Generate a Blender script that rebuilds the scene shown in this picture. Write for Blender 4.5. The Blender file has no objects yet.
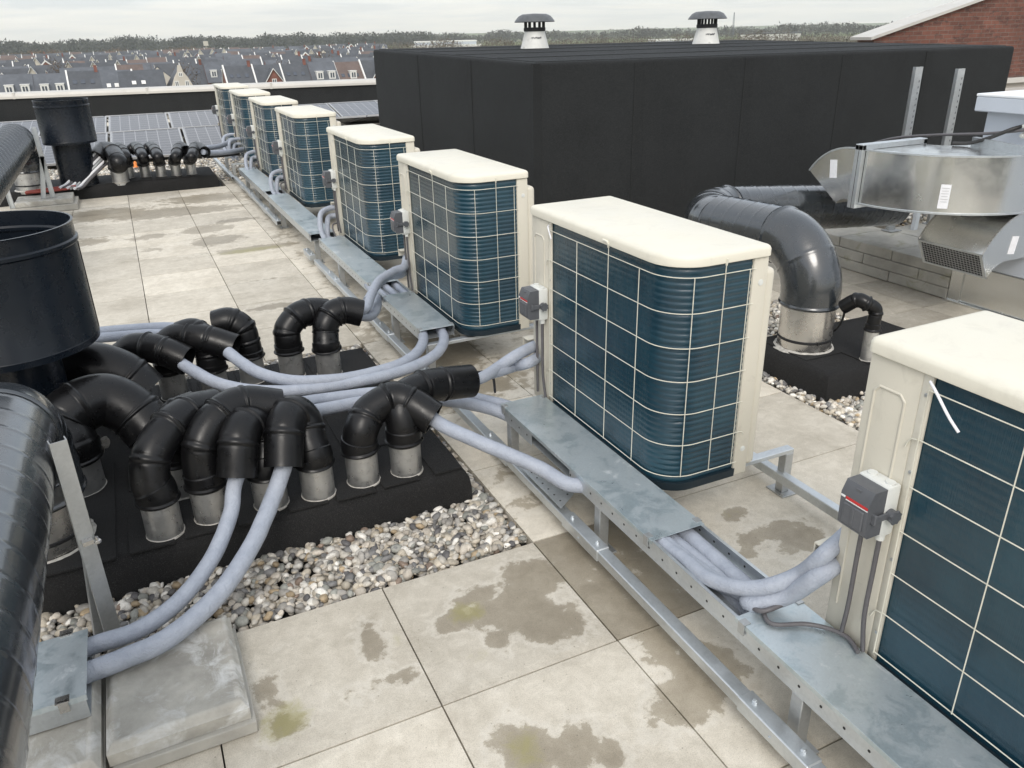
HAZE, SKYS, SUNE, EXPO = .00017, .78, 1.3, .20
V1, V2 = (4.38, 8.6), (6.68, 8.5)
import bpy, bmesh, math, random
import numpy as np
from mathutils import Vector, Matrix, noise
random.seed(7); rng = np.random.default_rng(7)
R = math.radians; PI = math.pi
scene = bpy.context.scene
COL = scene.collection

# ------------------------------------------------------------------ materials
def newmat(name):
    m = bpy.data.materials.new(name); m.use_nodes = True
    nt = m.node_tree; b = nt.nodes['Principled BSDF']
    return m, nt, b
def N(nt, t, **kw):
    n = nt.nodes.new(t)
    for k, v in kw.items():
        if k in n.inputs.keys() if isinstance(k, str) else False: n.inputs[k].default_value = v
        else: setattr(n, k, v)
    return n
def noise_node(nt, scale, detail=4, rough=.6, vec=None, dist=0):
    n = nt.nodes.new('ShaderNodeTexNoise'); n.inputs['Scale'].default_value = scale
    n.inputs['Detail'].default_value = detail; n.inputs['Roughness'].default_value = rough
    n.inputs['Distortion'].default_value = dist
    if vec is not None: nt.links.new(vec, n.inputs['Vector'])
    return n
def ramp(nt, fac, stops):
    r = nt.nodes.new('ShaderNodeValToRGB'); e = r.color_ramp.elements
    while len(e) < len(stops): e.new(.5)
    for i, (p, c) in enumerate(stops):
        e[i].position = p
        e[i].color = (c[0], c[1], c[2], 1) if hasattr(c, '__len__') else (c, c, c, 1)
    nt.links.new(fac, r.inputs['Fac']); return r.outputs['Color']
def mixc(nt, fac, a, b, mode='MIX'):
    m = nt.nodes.new('ShaderNodeMix'); m.data_type = 'RGBA'; m.blend_type = mode
    for s, v in ((0, fac), (6, a), (7, b)):
        if hasattr(v, 'is_linked'): nt.links.new(v, m.inputs[s])
        elif hasattr(v, '__len__'): m.inputs[s].default_value = (v[0], v[1], v[2], 1)
        else: m.inputs[s].default_value = v
    return m.outputs[2]
def math_(nt, op, a, b=None, clamp=False):
    m = nt.nodes.new('ShaderNodeMath'); m.operation = op; m.use_clamp = clamp
    for s, v in ((0, a), (1, b)):
        if v is None: continue
        if hasattr(v, 'is_linked'): nt.links.new(v, m.inputs[s])
        else: m.inputs[s].default_value = v
    return m.outputs[0]
def objco(nt, world=True):
    if world: return nt.nodes.new('ShaderNodeNewGeometry').outputs['Position']
    return nt.nodes.new('ShaderNodeTexCoord').outputs['Object']
def bump(nt, b, h, strength, dist=.01):
    n = nt.nodes.new('ShaderNodeBump'); n.inputs['Strength'].default_value = strength
    n.inputs['Distance'].default_value = dist
    nt.links.new(h, n.inputs['Height']); nt.links.new(n.outputs[0], b.inputs['Normal']); return n
def simple(name, col, rough=.5, metal=0., var=.12, vscale=6, bscale=None, bstr=.2, bdist=.003, dirt=None, rvar=.12, spec=.5, coat=0):
    """base colour with a little wear: broad tone variation, optional dirt blotches, roughness variation, fine bump"""
    m, nt, b = newmat(name); p = objco(nt)
    n = noise_node(nt, vscale, 5, .6, p)
    lo = tuple(max(0, c * (1 - var)) for c in col); hi = tuple(min(1, c * (1 + var)) for c in col)
    c = ramp(nt, n.outputs['Fac'], [(.3, lo), (.7, hi)])
    if dirt:
        dcol, dscale, dlo, dhi = dirt
        d = noise_node(nt, dscale, 8, .7, p, .6)
        f = ramp(nt, d.outputs['Fac'], [(dlo, 0), (dhi, 1)])
        c = mixc(nt, f, c, dcol)
    nt.links.new(c, b.inputs['Base Color'])
    rn = noise_node(nt, vscale * 2.3, 4, .6, p)
    rr = ramp(nt, rn.outputs['Fac'], [(.3, max(.02, rough - rvar)), (.7, min(1, rough + rvar))])
    nt.links.new(rr, b.inputs['Roughness'])
    b.inputs['Metallic'].default_value = metal
    b.inputs['Specular IOR Level'].default_value = spec
    if coat: b.inputs['Coat Weight'].default_value = coat; b.inputs['Coat Roughness'].default_value = .14
    if bscale:
        bn = noise_node(nt, bscale, 6, .65, p); bump(nt, b, bn.outputs['Fac'], bstr, bdist)
    return m
M = {}
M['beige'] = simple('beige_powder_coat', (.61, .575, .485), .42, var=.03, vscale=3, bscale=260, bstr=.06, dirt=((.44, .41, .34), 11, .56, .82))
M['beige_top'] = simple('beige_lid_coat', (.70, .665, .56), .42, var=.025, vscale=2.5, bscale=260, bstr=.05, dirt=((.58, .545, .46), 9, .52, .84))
M['cream_wire'] = simple('cream_coated_wire', (.70, .68, .58), .45, var=.08, vscale=20)
M['black_plastic'] = simple('black_polyethylene', (.0055, .0055, .006), .33, var=.3, vscale=14, bscale=90, bstr=.08, rvar=.09, dirt=((.022, .022, .022), 30, .60, .82), spec=.34)
M['black_rubber'] = simple('black_rubber', (.01, .01, .011), .6, var=.3)
M['duct_paint'] = simple('anthracite_duct_enamel', (.019, .023, .027), .26, var=.18, vscale=5, bscale=4, bstr=.13, bdist=.02, rvar=.07, dirt=((.075, .08, .085), 13, .64, .9), spec=.7, coat=1.)
M['pot_paint'] = simple('dark_blue_grey_pot_enamel', (.006, .009, .014), .28, var=.15, vscale=7, rvar=.04, dirt=((.03, .035, .04), 60, .72, .8), spec=.35)
M['grey_case'] = simple('dark_grey_abs', (.10, .105, .115), .45, var=.06, vscale=30, bscale=300, bstr=.05)
M['pale_case'] = simple('pale_grey_abs', (.66, .67, .64), .45, var=.05, vscale=30)
M['red'] = simple('red_stripe', (.5, .03, .03), .4, var=.05)
M['white'] = simple('white_print', (.8, .8, .79), .5, var=.04)
M['conduit'] = simple('grey_cable_sheath', (.10, .095, .10), .5, var=.1, vscale=30)
M['black_cable'] = simple('black_cable_sheath', (.02, .02, .02), .5)
M['pipe_stub'] = None
M['ahu'] = simple('pale_blue_grey_panel', (.50, .54, .60), .4, var=.04, vscale=3, bscale=200, bstr=.04)
M['ahu_top'] = simple('white_lid_panel', (.78, .80, .82), .45, var=.03, vscale=3)
M['label'] = simple('white_sticker', (.82, .82, .84), .5, var=.05, vscale=40)
M['coping'] = simple('cream_aluminium_coping', (.52, .50, .46), .5, var=.07, vscale=1.5, dirt=((.40, .38, .34), 3, .55, .9))
M['roof_vent_white'] = simple('weathered_white_flashing', (.62, .62, .59), .6, var=.1, vscale=9, dirt=((.22, .21, .19), 14, .6, .72))
M['cap_grey'] = simple('grey_vent_cap', (.085, .09, .095), .45, var=.2, vscale=20)
M['foil'] = simple('torn_insulation_foil', (.45, .43, .39), .5, var=.3, vscale=60, bscale=60, bstr=.6, bdist=.01)
M['red_cable'] = simple('dull_red_cable', (.28, .05, .035), .5, var=.2)
M['orange'] = simple('orange_plastic', (.75, .22, .03), .5)

def galv(name, col, rough, streak=.45, scale=1., spangle=.06, metal=.8):
    m, nt, b = newmat(name); p = objco(nt)
    v = nt.nodes.new('ShaderNodeTexVoronoi'); v.inputs['Scale'].default_value = 110 * scale; nt.links.new(p, v.inputs['Vector'])
    c = ramp(nt, v.outputs['Color'], [(.0, tuple(x * (1 - spangle) for x in col)), (1., tuple(min(1, x * (1 + spangle)) for x in col))])
    n = noise_node(nt, 7 * scale, 9, .72, p, .5); n3 = noise_node(nt, 2.3 * scale, 3, .5, p)
    f = ramp(nt, math_(nt, 'ADD', math_(nt, 'MULTIPLY', n.outputs['Fac'], .75), math_(nt, 'MULTIPLY', n3.outputs['Fac'], .3)), [(.46, 0), (.54, streak * .45), (.60, streak * .35), (.66, streak)])
    c = mixc(nt, f, c, (.74, .77, .78))
    nt.links.new(c, b.inputs['Base Color'])
    b.inputs['Metallic'].default_value = metal
    n2 = noise_node(nt, 9 * scale, 5, .6, p)
    r = ramp(nt, n2.outputs['Fac'], [(.3, rough - .06), (.7, rough + .08)])
    r = mixc(nt, f, r, (.6, .6, .6)); nt.links.new(r, b.inputs['Roughness'])
    w = noise_node(nt, 3.2, 2, .5, p); bump(nt, b, w.outputs['Fac'], .12, .02)
    return m
M['galv'] = galv('galvanised_steel', (.56, .59, .61), .34)
M['galv_lid'] = galv('galvanised_tray_lid', (.47, .545, .575), .32, .9, 1.5, metal=.68)
M['galv_dull'] = galv('dull_galvanised_steel', (.46, .47, .47), .45, .3)
M['galv_duct'] = galv('galvanised_duct_sheet', (.72, .73, .72), .20, .0, spangle=.02, metal=.95)
M['pipe_stub'] = simple('weathered_aluminium_sleeve', (.52, .52, .51), .36, .85, var=.14, vscale=16, bscale=24, bstr=.08, bdist=.01, dirt=((.20, .20, .195), 22, .55, .78))
M['inox'] = simple('bright_stainless_collar', (.62, .60, .57), .27, .95, var=.06, vscale=6, bscale=4, bstr=.08, bdist=.02, dirt=((.35, .33, .31), 12, .62, .85))

def mat_insul():
    m, nt, b = newmat('lavender_grey_pipe_insulation'); p = objco(nt)
    n = noise_node(nt, 22, 6, .7, p)
    c = ramp(nt, n.outputs['Fac'], [(.3, (.295, .325, .385)), (.7, (.38, .41, .47))])
    d = noise_node(nt, 95, 3, .7, p); f = ramp(nt, d.outputs['Fac'], [(.62, 0), (.75, .5)])
    c = mixc(nt, f, c, (.22, .23, .27)); nt.links.new(c, b.inputs['Base Color'])
    b.inputs['Roughness'].default_value = .55
    w = noise_node(nt, 40, 3, .5, p, 3.); bump(nt, b, w.outputs['Fac'], .55, .006)
    return m
M['insul'] = mat_insul()

def mat_coil():
    m, nt, b = newmat('blue_coated_coil_fins'); p = objco(nt)
    n = noise_node(nt, 3.5, 5, .6, p)
    c = ramp(nt, n.outputs['Fac'], [(.3, (.007, .030, .048)), (.7, (.014, .054, .078))])
    d = noise_node(nt, 24, 6, .75, p); f = ramp(nt, d.outputs['Fac'], [(.66, 0), (.8, .55)])
    c = mixc(nt, f, c, (.10, .14, .16)); nt.links.new(c, b.inputs['Base Color'])
    b.inputs['Roughness'].default_value = .17; b.inputs['Specular IOR Level'].default_value = .6
    mp = nt.nodes.new('ShaderNodeMapping'); mp.inputs['Scale'].default_value = (1, 1, .02); nt.links.new(p, mp.inputs['Vector'])
    v = noise_node(nt, 420, 2, .5, mp.outputs[0]); bump(nt, b, v.outputs['Fac'], .35, .002)
    return m
M['coil'] = mat_coil()
M['coil_base'] = simple('dark_blue_base_pan', (.006, .016, .024), .5, var=.2)

def mat_membrane(name, col, joints=False):
    m, nt, b = newmat(name); p = objco(nt)
    n = noise_node(nt, 2.2, 6, .65, p); s = noise_node(nt, 420, 3, .6, p)
    c = ramp(nt, n.outputs['Fac'], [(.3, tuple(x * .75 for x in col)), (.7, tuple(x * 1.3 for x in col))])
    f = ramp(nt, s.outputs['Fac'], [(.54, 0), (.66, .8)]); c = mixc(nt, f, c, tuple(x * 6. for x in col))
    # faint run-off streaks down the upright faces
    mp = nt.nodes.new('ShaderNodeMapping'); mp.inputs['Scale'].default_value = (6, 6, .35); nt.links.new(p, mp.inputs['Vector'])
    k = noise_node(nt, 1., 5, .6, mp.outputs[0]); kf = ramp(nt, k.outputs['Fac'], [(.5, 0), (.75, .35)])
    c = mixc(nt, kf, c, tuple(x * 1.9 for x in col))
    nt.links.new(c, b.inputs['Base Color']); b.inputs['Roughness'].default_value = .8
    b.inputs['Specular IOR Level'].default_value = .3
    a = math_(nt, 'ADD', s.outputs['Fac'], math_(nt, 'MULTIPLY', n.outputs['Fac'], 2.5))
    bump(nt, b, a, .8, .008); return m
M['membrane'] = mat_membrane('mineral_bitumen_membrane', (.0118, .0128, .0132))
M['curb'] = mat_membrane('bitumen_curb_membrane', (.0125, .0123, .0123))

def mat_attr(name, rough, stops=None, bscale=60, bstr=.4, bdist=.004, spec=.4):
    m, nt, b = newmat(name); p = objco(nt)
    a = nt.nodes.new('ShaderNodeAttribute'); a.attribute_name = 'tint'
    n = noise_node(nt, bscale, 5, .7, p)
    f = ramp(nt, n.outputs['Fac'], [(.3, .72), (.7, 1.2)])
    c = mixc(nt, 1., a.outputs['Color'], f, 'MULTIPLY'); nt.links.new(c, b.inputs['Base Color'])
    b.inputs['Roughness'].default_value = rough; b.inputs['Specular IOR Level'].default_value = spec
    bump(nt, b, n.outputs['Fac'], bstr, bdist); return m
M['gravel'] = mat_attr('river_gravel', .6)

def mat_paving():
    m, nt, b = newmat('concrete_paving'); p = objco(nt)
    a = nt.nodes.new('ShaderNodeAttribute'); a.attribute_name = 'tint'      # r wet field, g algae, b slab tone
    sp = nt.nodes.new('ShaderNodeSeparateColor'); nt.links.new(a.outputs['Color'], sp.inputs[0])
    wet, alg, tone = sp.outputs[0], sp.outputs[1], sp.outputs[2]
    n1 = noise_node(nt, 3.1, 8, .62, p); n2 = noise_node(nt, 300, 4, .75, p); n3 = noise_node(nt, 17, 8, .74, p, .5)
    c = ramp(nt, n1.outputs['Fac'], [(.28, (.47, .428, .355)), (.5, (.585, .54, .458)), (.75, (.67, .625, .54))])
    f3 = ramp(nt, n3.outputs['Fac'], [(.35, (.86, .85, .83)), (.65, (1.07, 1.07, 1.07))])
    c = mixc(nt, 1., c, f3, 'MULTIPLY')
    f2 = ramp(nt, n2.outputs['Fac'], [(.30, (.62, .61, .58)), (.48, (1., 1., 1.)), (.72, (1.2, 1.19, 1.17))])
    c = mixc(nt, .8, c, f2, 'MULTIPLY')
    tn = nt.nodes.new('ShaderNodeCombineColor')
    t2 = math_(nt, 'ADD', math_(nt, 'MULTIPLY', tone, .3), .85)
    for i in range(3): nt.links.new(t2, tn.inputs[i])
    c = mixc(nt, 1., c, tn.outputs[0], 'MULTIPLY')
    # small dark specks
    sk = nt.nodes.new('ShaderNodeTexVoronoi'); sk.inputs['Scale'].default_value = 26; nt.links.new(p, sk.inputs['Vector'])
    skf = ramp(nt, sk.outputs['Distance'], [(.035, .6), (.07, 0)])
    c = mixc(nt, skf, c, (.12, .11, .09))
    nw = noise_node(nt, 5.5, 10, .70, p, .35); nm = noise_node(nt, 15, 8, .62, p, .3)
    e = math_(nt, 'ADD', wet, math_(nt, 'MULTIPLY', math_(nt, 'SUBTRACT', nw.outputs['Fac'], .5), 1.25))
    e = math_(nt, 'ADD', e, math_(nt, 'MULTIPLY', math_(nt, 'SUBTRACT', n3.outputs['Fac'], .5), .55))
    e = math_(nt, 'ADD', e, math_(nt, 'MULTIPLY', math_(nt, 'SUBTRACT', nm.outputs['Fac'], .5), .95))
    halo = ramp(nt, e, [(.22, 0), (.36, .35), (.44, 0)]); c = mixc(nt, halo, c, (.67, .635, .565))
    wf = ramp(nt, e, [(.42, 0), (.475, .25), (.51, .85), (.68, 1)])
    wetc = mixc(nt, 1., c, (.52, .485, .425), 'MULTIPLY')
    c = mixc(nt, math_(nt, 'MULTIPLY', wf, .86), c, wetc)
    ag = math_(nt, 'ADD', alg, math_(nt, 'MULTIPLY', math_(nt, 'SUBTRACT', n3.outputs['Fac'], .5), 1.2))
    af = ramp(nt, ag, [(.38, 0), (.75, .6)])
    c = mixc(nt, af, c, (.27, .245, .075))
    nt.links.new(c, b.inputs['Base Color'])
    rr = mixc(nt, wf, (.86, .86, .86), (.42, .42, .42)); nt.links.new(rr, b.inputs['Roughness'])
    bump(nt, b, math_(nt, 'ADD', n2.outputs['Fac'], n3.outputs['Fac']), .35, .003)
    return m
M['paving'] = mat_paving()
M['concrete'] = simple('weathered_concrete_slab', (.38, .365, .325), .85, var=.3, vscale=7, bscale=120, bstr=.5, bdist=.004, dirt=((.56, .56, .54), 10, .50, .66), spec=.3)
M['concrete_mossy'] = simple('old_concrete_slab', (.40, .385, .345), .85, var=.2, vscale=5, bscale=120, bstr=.5, bdist=.004, dirt=((.24, .23, .13), 5, .56, .76), spec=.3)
M['deck'] = simple('dark_roof_deck', (.03, .03, .028), .9)

def mat_pv():
    m, nt, b = newmat('solar_cells'); t = nt.nodes.new('ShaderNodeTexCoord').outputs['Object']
    s = nt.nodes.new('ShaderNodeSeparateXYZ'); nt.links.new(t, s.inputs[0])
    def line(o, pitch, w):
        f = math_(nt, 'FRACT', math_(nt, 'ADD', math_(nt, 'DIVIDE', o, pitch), 100.))
        return math_(nt, 'LESS_THAN', f, w)
    l = math_(nt, 'MAXIMUM', line(s.outputs[0], .177, .085), line(s.outputs[1], .167, .085))
    c = mixc(nt, l, (.035, .034, .042), (.19, .19, .20))
    nt.links.new(c, b.inputs['Base Color']); b.inputs['Roughness'].default_value = .18
    return m
M['pv'] = mat_pv()
M['pv_frame'] = simple('anodised_panel_frame', (.42, .42, .42), .4, .6)

def mat_brick(name, scale, c1, c2, mort):
    m, nt, b = newmat(name)
    t = nt.nodes.new('ShaderNodeTexCoord').outputs['Object']
    mp = nt.nodes.new('ShaderNodeMapping'); mp.inputs['Rotation'].default_value = (PI / 2, 0, 0); nt.links.new(t, mp.inputs['Vector'])
    k = nt.nodes.new('ShaderNodeTexBrick'); nt.links.new(mp.outputs[0], k.inputs['Vector'])
    k.inputs['Scale'].default_value = scale
    k.inputs['Color1'].default_value = (*c1, 1); k.inputs['Color2'].default_value = (*c2, 1); k.inputs['Mortar'].default_value = (*mort, 1)
    k.inputs['Mortar Size'].default_value = .012; k.inputs['Brick Width'].default_value = .5; k.inputs['Row Height'].default_value = .16
    p = objco(nt); n = noise_node(nt, 1.1, 6, .7, p); f = ramp(nt, n.outputs['Fac'], [(.3, .72), (.7, 1.25)])
    c = mixc(nt, 1., k.outputs['Color'], f, 'MULTIPLY')
    mp2 = nt.nodes.new('ShaderNodeMapping'); mp2.inputs['Scale'].default_value = (4.3, 4.3, 14); nt.links.new(p, mp2.inputs['Vector'])
    n2 = noise_node(nt, .9, 4, .8, mp2.outputs[0]); f2 = ramp(nt, n2.outputs['Fac'], [(.52, 0), (.66, .65)])
    c = mixc(nt, f2, c, (.035, .022, .022))
    nt.links.new(c, b.inputs['Base Color']); b.inputs['Roughness'].default_value = .9; return m
M['brick'] = mat_brick('red_brickwork', 2., (.185, .075, .052), (.125, .052, .038), (.15, .12, .10))
M['far_brick'] = simple('far_red_brick', (.19, .075, .055), .9, var=.25, vscale=.4)
M['far_cream'] = simple('far_cream_render', (.52, .48, .42), .9, var=.1, vscale=.3)
M['far_white'] = simple('far_white_trim', (.72, .71, .68), .7, var=.05)
M['far_glass'] = simple('far_window_glass', (.07, .08, .10), .15, var=.1)
def mat_slate(name, c):
    return simple(name, c, .62, var=.18, vscale=.35, dirt=(tuple(x * 1.5 for x in c), .9, .5, .8))
M['slate_blue'] = mat_slate('blue_grey_slate', (.088, .096, .110))
M['slate_dark'] = mat_slate('dark_slate', (.062, .067, .076))
M['slate_brown'] = mat_slate('brown_clay_tiles', (.12, .085, .072))
M['bark'] = simple('grey_brown_bark', (.10, .08, .065), .9)
M['twig'] = mat_attr('bare_twigs', .95, bscale=.5, bstr=0., spec=.1)
def mat_fields():
    m, nt, b = newmat('flat_farmland'); p = objco(nt)
    v = nt.nodes.new('ShaderNodeTexVoronoi'); v.inputs['Scale'].default_value = .0042; nt.links.new(p, v.inputs['Vector'])
    mp = nt.nodes.new('ShaderNodeMapping'); mp.inputs['Scale'].default_value = (.35, 1, 1); nt.links.new(p, mp.inputs['Vector']); nt.links.new(mp.outputs[0], v.inputs['Vector'])
    s = nt.nodes.new('ShaderNodeSeparateColor'); nt.links.new(v.outputs['Color'], s.inputs[0])
    c = ramp(nt, s.outputs[0], [(0, (.10, .12, .05)), (.35, (.14, .17, .065)), (.6, (.19, .17, .11)), (1, (.11, .13, .06))])
    n = noise_node(nt, .02, 6, .6, p); f = ramp(nt, n.outputs['Fac'], [(.3, .8), (.7, 1.2)])
    c = mixc(nt, 1., c, f, 'MULTIPLY'); nt.links.new(c, b.inputs['Base Color']); b.inputs['Roughness'].default_value = .95
    b.inputs['Specular IOR Level'].default_value = .1; return m
M['fields'] = mat_fields()
M['street'] = simple('estate_street_asphalt', (.09, .09, .085), .9, var=.2, vscale=.1)

# ------------------------------------------------------------------ mesh helpers
def link(name, me, parent=None):
    o = bpy.data.objects.new(name, me); COL.objects.link(o)
    if parent is not None: o.parent = parent
    return o
def tag(o, label=None, cat=None, group=None, kind=None):
    if label: o['label'] = label
    if cat: o['category'] = cat
    if group: o['group'] = group
    if kind: o['kind'] = kind
    return o
def thing(name, label, cat, loc=(0, 0, 0), group=None, rz=0.):
    o = bpy.data.objects.new(name, None); COL.objects.link(o); o.location = loc; o.rotation_euler = (0, 0, rz)
    o.empty_display_size = .05
    return tag(o, label, cat, group)
class MB:
    def __init__(s): s.v = []; s.f = []
    def add(s, vs, fs):
        k = len(s.v); s.v += [tuple(v) for v in vs]; s.f += [tuple(i + k for i in f) for f in fs]; return s
    def box(s, a, b, bev=0., seg=1):
        bm = bmesh.new(); bmesh.ops.create_cube(bm, size=1)
        a, b = Vector(a), Vector(b)
        for v in bm.verts: v.co = Vector((a[i] + (v.co[i] + .5) * (b[i] - a[i]) for i in range(3)))
        if bev: bmesh.ops.bevel(bm, geom=list(bm.edges), offset=bev, segments=seg, affect='EDGES', profile=.5)
        return s.bm(bm)
    def obox(s, c, size, rot=(0, 0, 0), bev=0.):
        from mathutils import Euler
        bm = bmesh.new(); bmesh.ops.create_cube(bm, size=1)
        e = Euler(rot).to_matrix()
        for v in bm.verts: v.co = Vector((v.co[i] * size[i] for i in range(3)))
        if bev: bmesh.ops.bevel(bm, geom=list(bm.edges), offset=bev, segments=2, affect='EDGES')
        for v in bm.verts: v.co = e @ v.co + Vector(c)
        return s.bm(bm)
    def bm(s, bm):
        bm.verts.index_update(); s.add([v.co[:] for v in bm.verts], [[v.index for v in f.verts] for f in bm.faces]); bm.free(); return s
    def prism(s, poly, axis, a, b):
        """poly: 2-D outline; axis 'x','y','z' is the extrusion axis from a to b"""
        n = len(poly)
        def P(q, t): return {'x': (t, q[0], q[1]), 'y': (q[0], t, q[1]), 'z': (q[0], q[1], t)}[axis]
        vs = [P(q, a) for q in poly] + [P(q, b) for q in poly]
        fs = [(i, (i + 1) % n, n + (i + 1) % n, n + i) for i in range(n)] + [tuple(range(n))[::-1], tuple(range(n, 2 * n))]
        return s.add(vs, fs)
    def lathe(s, prof, c=(0, 0, 0), seg=40, close=True):
        vs = []; fs = []
        for r, z in prof:
            for i in range(seg): a = 2 * PI * i / seg; vs.append((c[0] + r * math.cos(a), c[1] + r * math.sin(a), c[2] + z))
        for j in range(len(prof) - 1):
            for i in range(seg): k = (i + 1) % seg; fs.append((j * seg + i, j * seg + k, (j + 1) * seg + k, (j + 1) * seg + i))
        if close:
            fs.append(tuple(range(seg))[::-1]); fs.append(tuple(range((len(prof) - 1) * seg, len(prof) * seg)))
        return s.add(vs, fs)
    def build(s, name, m, parent=None, smooth=None):
        me = bpy.data.meshes.new(name); me.from_pydata(s.v, [], s.f); me.update()
        bm = bmesh.new(); bm.from_mesh(me); bmesh.ops.recalc_face_normals(bm, faces=bm.faces); bm.to_mesh(me); bm.free()
        me.materials.append(m)
        if smooth is not None:
            me.polygons.foreach_set('use_smooth', [True] * len(me.polygons))
            try: me.set_sharp_from_angle(angle=R(smooth))
            except Exception: pass
        return link(name, me, parent)
def spline(pts, n=12, closed=False):
    """Catmull-Rom (centripetal-ish) through pts"""
    P = [Vector(p) for p in pts]
    P = [2 * P[0] - P[1]] + P + [2 * P[-1] - P[-2]]
    out = []
    for i in range(1, len(P) - 2):
        p0, p1, p2, p3 = P[i - 1:i + 3]
        for k in range(n):
            t = k / n
            out.append(.5 * ((2 * p1) + (p2 - p0) * t + (2 * p0 - 5 * p1 + 4 * p2 - p3) * t * t + (3 * p1 - p0 - 3 * p2 + p3) * t ** 3))
    out.append(P[-2]); return out
class Path:
    def __init__(s, pts):
        s.p = [Vector(p) for p in pts]; s.s = [0.]
        for a, b in zip(s.p, s.p[1:]): s.s.append(s.s[-1] + (b - a).length)
        s.L = s.s[-1]; s.t = []
        for i in range(len(s.p)):
            a = s.p[max(0, i - 1)]; b = s.p[min(len(s.p) - 1, i + 1)]; s.t.append((b - a).normalized())
        u = Vector((0, 0, 1)).cross(s.t[0])
        if u.length < .05: u = Vector((1, 0, 0)).cross(s.t[0])
        s.u = [u.normalized()]
        for i in range(1, len(s.p)):
            u = s.u[-1] - s.t[i] * s.u[-1].dot(s.t[i]); s.u.append(u.normalized())
    def at(s, d):
        d = min(max(d, 0.), s.L)
        import bisect
        i = min(max(bisect.bisect_right(s.s, d) - 1, 0), len(s.p) - 2)
        k = (d - s.s[i]) / max(1e-9, s.s[i + 1] - s.s[i])
        t = s.t[i].lerp(s.t[i + 1], k).normalized(); u = s.u[i].lerp(s.u[i + 1], k)
        u = (u - t * u.dot(t)).normalized()
        return s.p[i].lerp(s.p[i + 1], k), t, u
def sweep(mb, path, stations, seg=20, rf=None, cap=(True, True)):
    vs = []; fs = []
    for (d, r) in stations:
        p, t, u = path.at(d); w = t.cross(u)
        for i in range(seg):
            a = 2 * PI * i / seg; rr = r + (rf(d, a) if rf else 0)
            vs.append(p + (u * math.cos(a) + w * math.sin(a)) * rr)
    for j in range(len(stations) - 1):
        for i in range(seg): k = (i + 1) % seg; fs.append((j * seg + i, j * seg + k, (j + 1) * seg + k, (j + 1) * seg + i))
    if cap[0]: fs.append(tuple(range(seg))[::-1])
    if cap[1]: fs.append(tuple(range((len(stations) - 1) * seg, len(stations) * seg)))
    mb.add(vs, fs); return mb
def tube(mb, pts, r, seg=10, n=10, smooth=True, step=None):
    p = Path(spline(pts, n) if smooth and len(pts) > 2 else pts)
    k = max(2, int(p.L / step)) if step else len(p.p) * 1
    return sweep(mb, p, [(p.L * i / k, r) for i in range(k + 1)], seg)

# ------------------------------------------------------------------ camera
cam = bpy.data.cameras.new('camera'); co = bpy.data.objects.new('camera', cam); COL.objects.link(co)
cam.sensor_width = 36; cam.lens = 790.2 / 1024 * 36; cam.clip_end = 14000; cam.clip_start = .05
def cam_axes(p, r, y):
    p, r, y = R(p), R(r), R(y)
    fw = Vector((math.sin(y) * math.cos(p), math.cos(y) * math.cos(p), -math.sin(p)))
    rt = Vector((math.cos(y), -math.sin(y), 0)); up = rt.cross(fw)
    return rt * math.cos(r) - up * math.sin(r), rt * math.sin(r) + up * math.cos(r), fw
r_, u_, f_ = cam_axes(24.08, 1.43, 24.91)
mw = Matrix((r_, u_, -f_)).transposed().to_4x4(); mw.translation = Vector((0, 0, 1.79)); co.matrix_world = mw
scene.camera = co

# ------------------------------------------------------------------ paving (one surface of many slabs)
TX, TY, TS = .52, 1.657, .6
pits = [(-2.48, 1.12, 2.257, 4.657), (-2.48, 1.12, 11.257, 13.657), (2.92, 4.12, 2.257, 4.057)]
blobs = [# wet marks: x, y, rx, ry, strength
 (*(1.030, 2.062),.13,.09,1.), (*(0.878, 1.953),.12,.10,1.), (*(0.961, 1.833),.11,.09,1.), (*(0.797, 2.064),.09,.05,.85), (*(0.685, 1.973),.07,.05,.8),(*(0.783, 1.828),.05,.05,.7),
 (*(0.416, 1.989),.05,.09,.8), (*(0.355, 1.816),.09,.05,.6), (*(0.469, 1.817),.03,.035,.75), (*(0.674, 1.424),.07,.1,.9), (*(0.788, 1.349),.1,.08,.8), (*(0.861, 1.287),.06,.07,.7),
 (*(0.073, 1.950),.05,.10,.7), (*(0.093, 1.793),.06,.06,.65),
 (*(1.173, 1.351),.12,.08,1.), (*(1.291, 1.433),.10,.12,1.), (*(1.240, 1.595),.1,.1,.8),
 (*(1.913, 2.051),.06,.04,.95), (*(1.866, 1.884),.06,.05,.8), (*(1.962, 1.893),.12,.05,.85), (*(2.016, 1.792),.12,.07,.85), (*(1.779, 1.823),.05,.03,.8),(*(1.640, 1.908),.05,.03,.7),
 (*(0.220, 9.805),.5,.28,1.), (*(0.504, 9.757),.6,.22,.95), (*(-0.375, 10.047),.5,.35,.95), (*(0.774, 10.486),.5,.3,.9), (*(0.040, 8.592),.2,.1,.9), (*(0.614, 8.649),.25,.2,.9), (*(0.629, 8.097),.22,.22,.9), (*(-0.509, 8.682),.2,.2,.8),
 (*(0.932, 7.560),.42,.1,.9), (*(0.923, 8.954),.25,.1,.75), (*(0.766, 5.711),.18,.07,.85), (*(0.705, 11.679),.3,.15,.8), (*(0.795, 6.451),.2,.05,.55), (*(0.030, 8.007),.2,.1,.55),
 (*(1.377, 3.785),.2,.35,1.), (*(1.547, 4.390),.2,.4,1.), (*(1.623, 3.652),.1,.15,.75), (*(1.314, 2.767),.18,.12,.6), (*(1.242, 2.526),.15,.1,.55),
]
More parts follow.
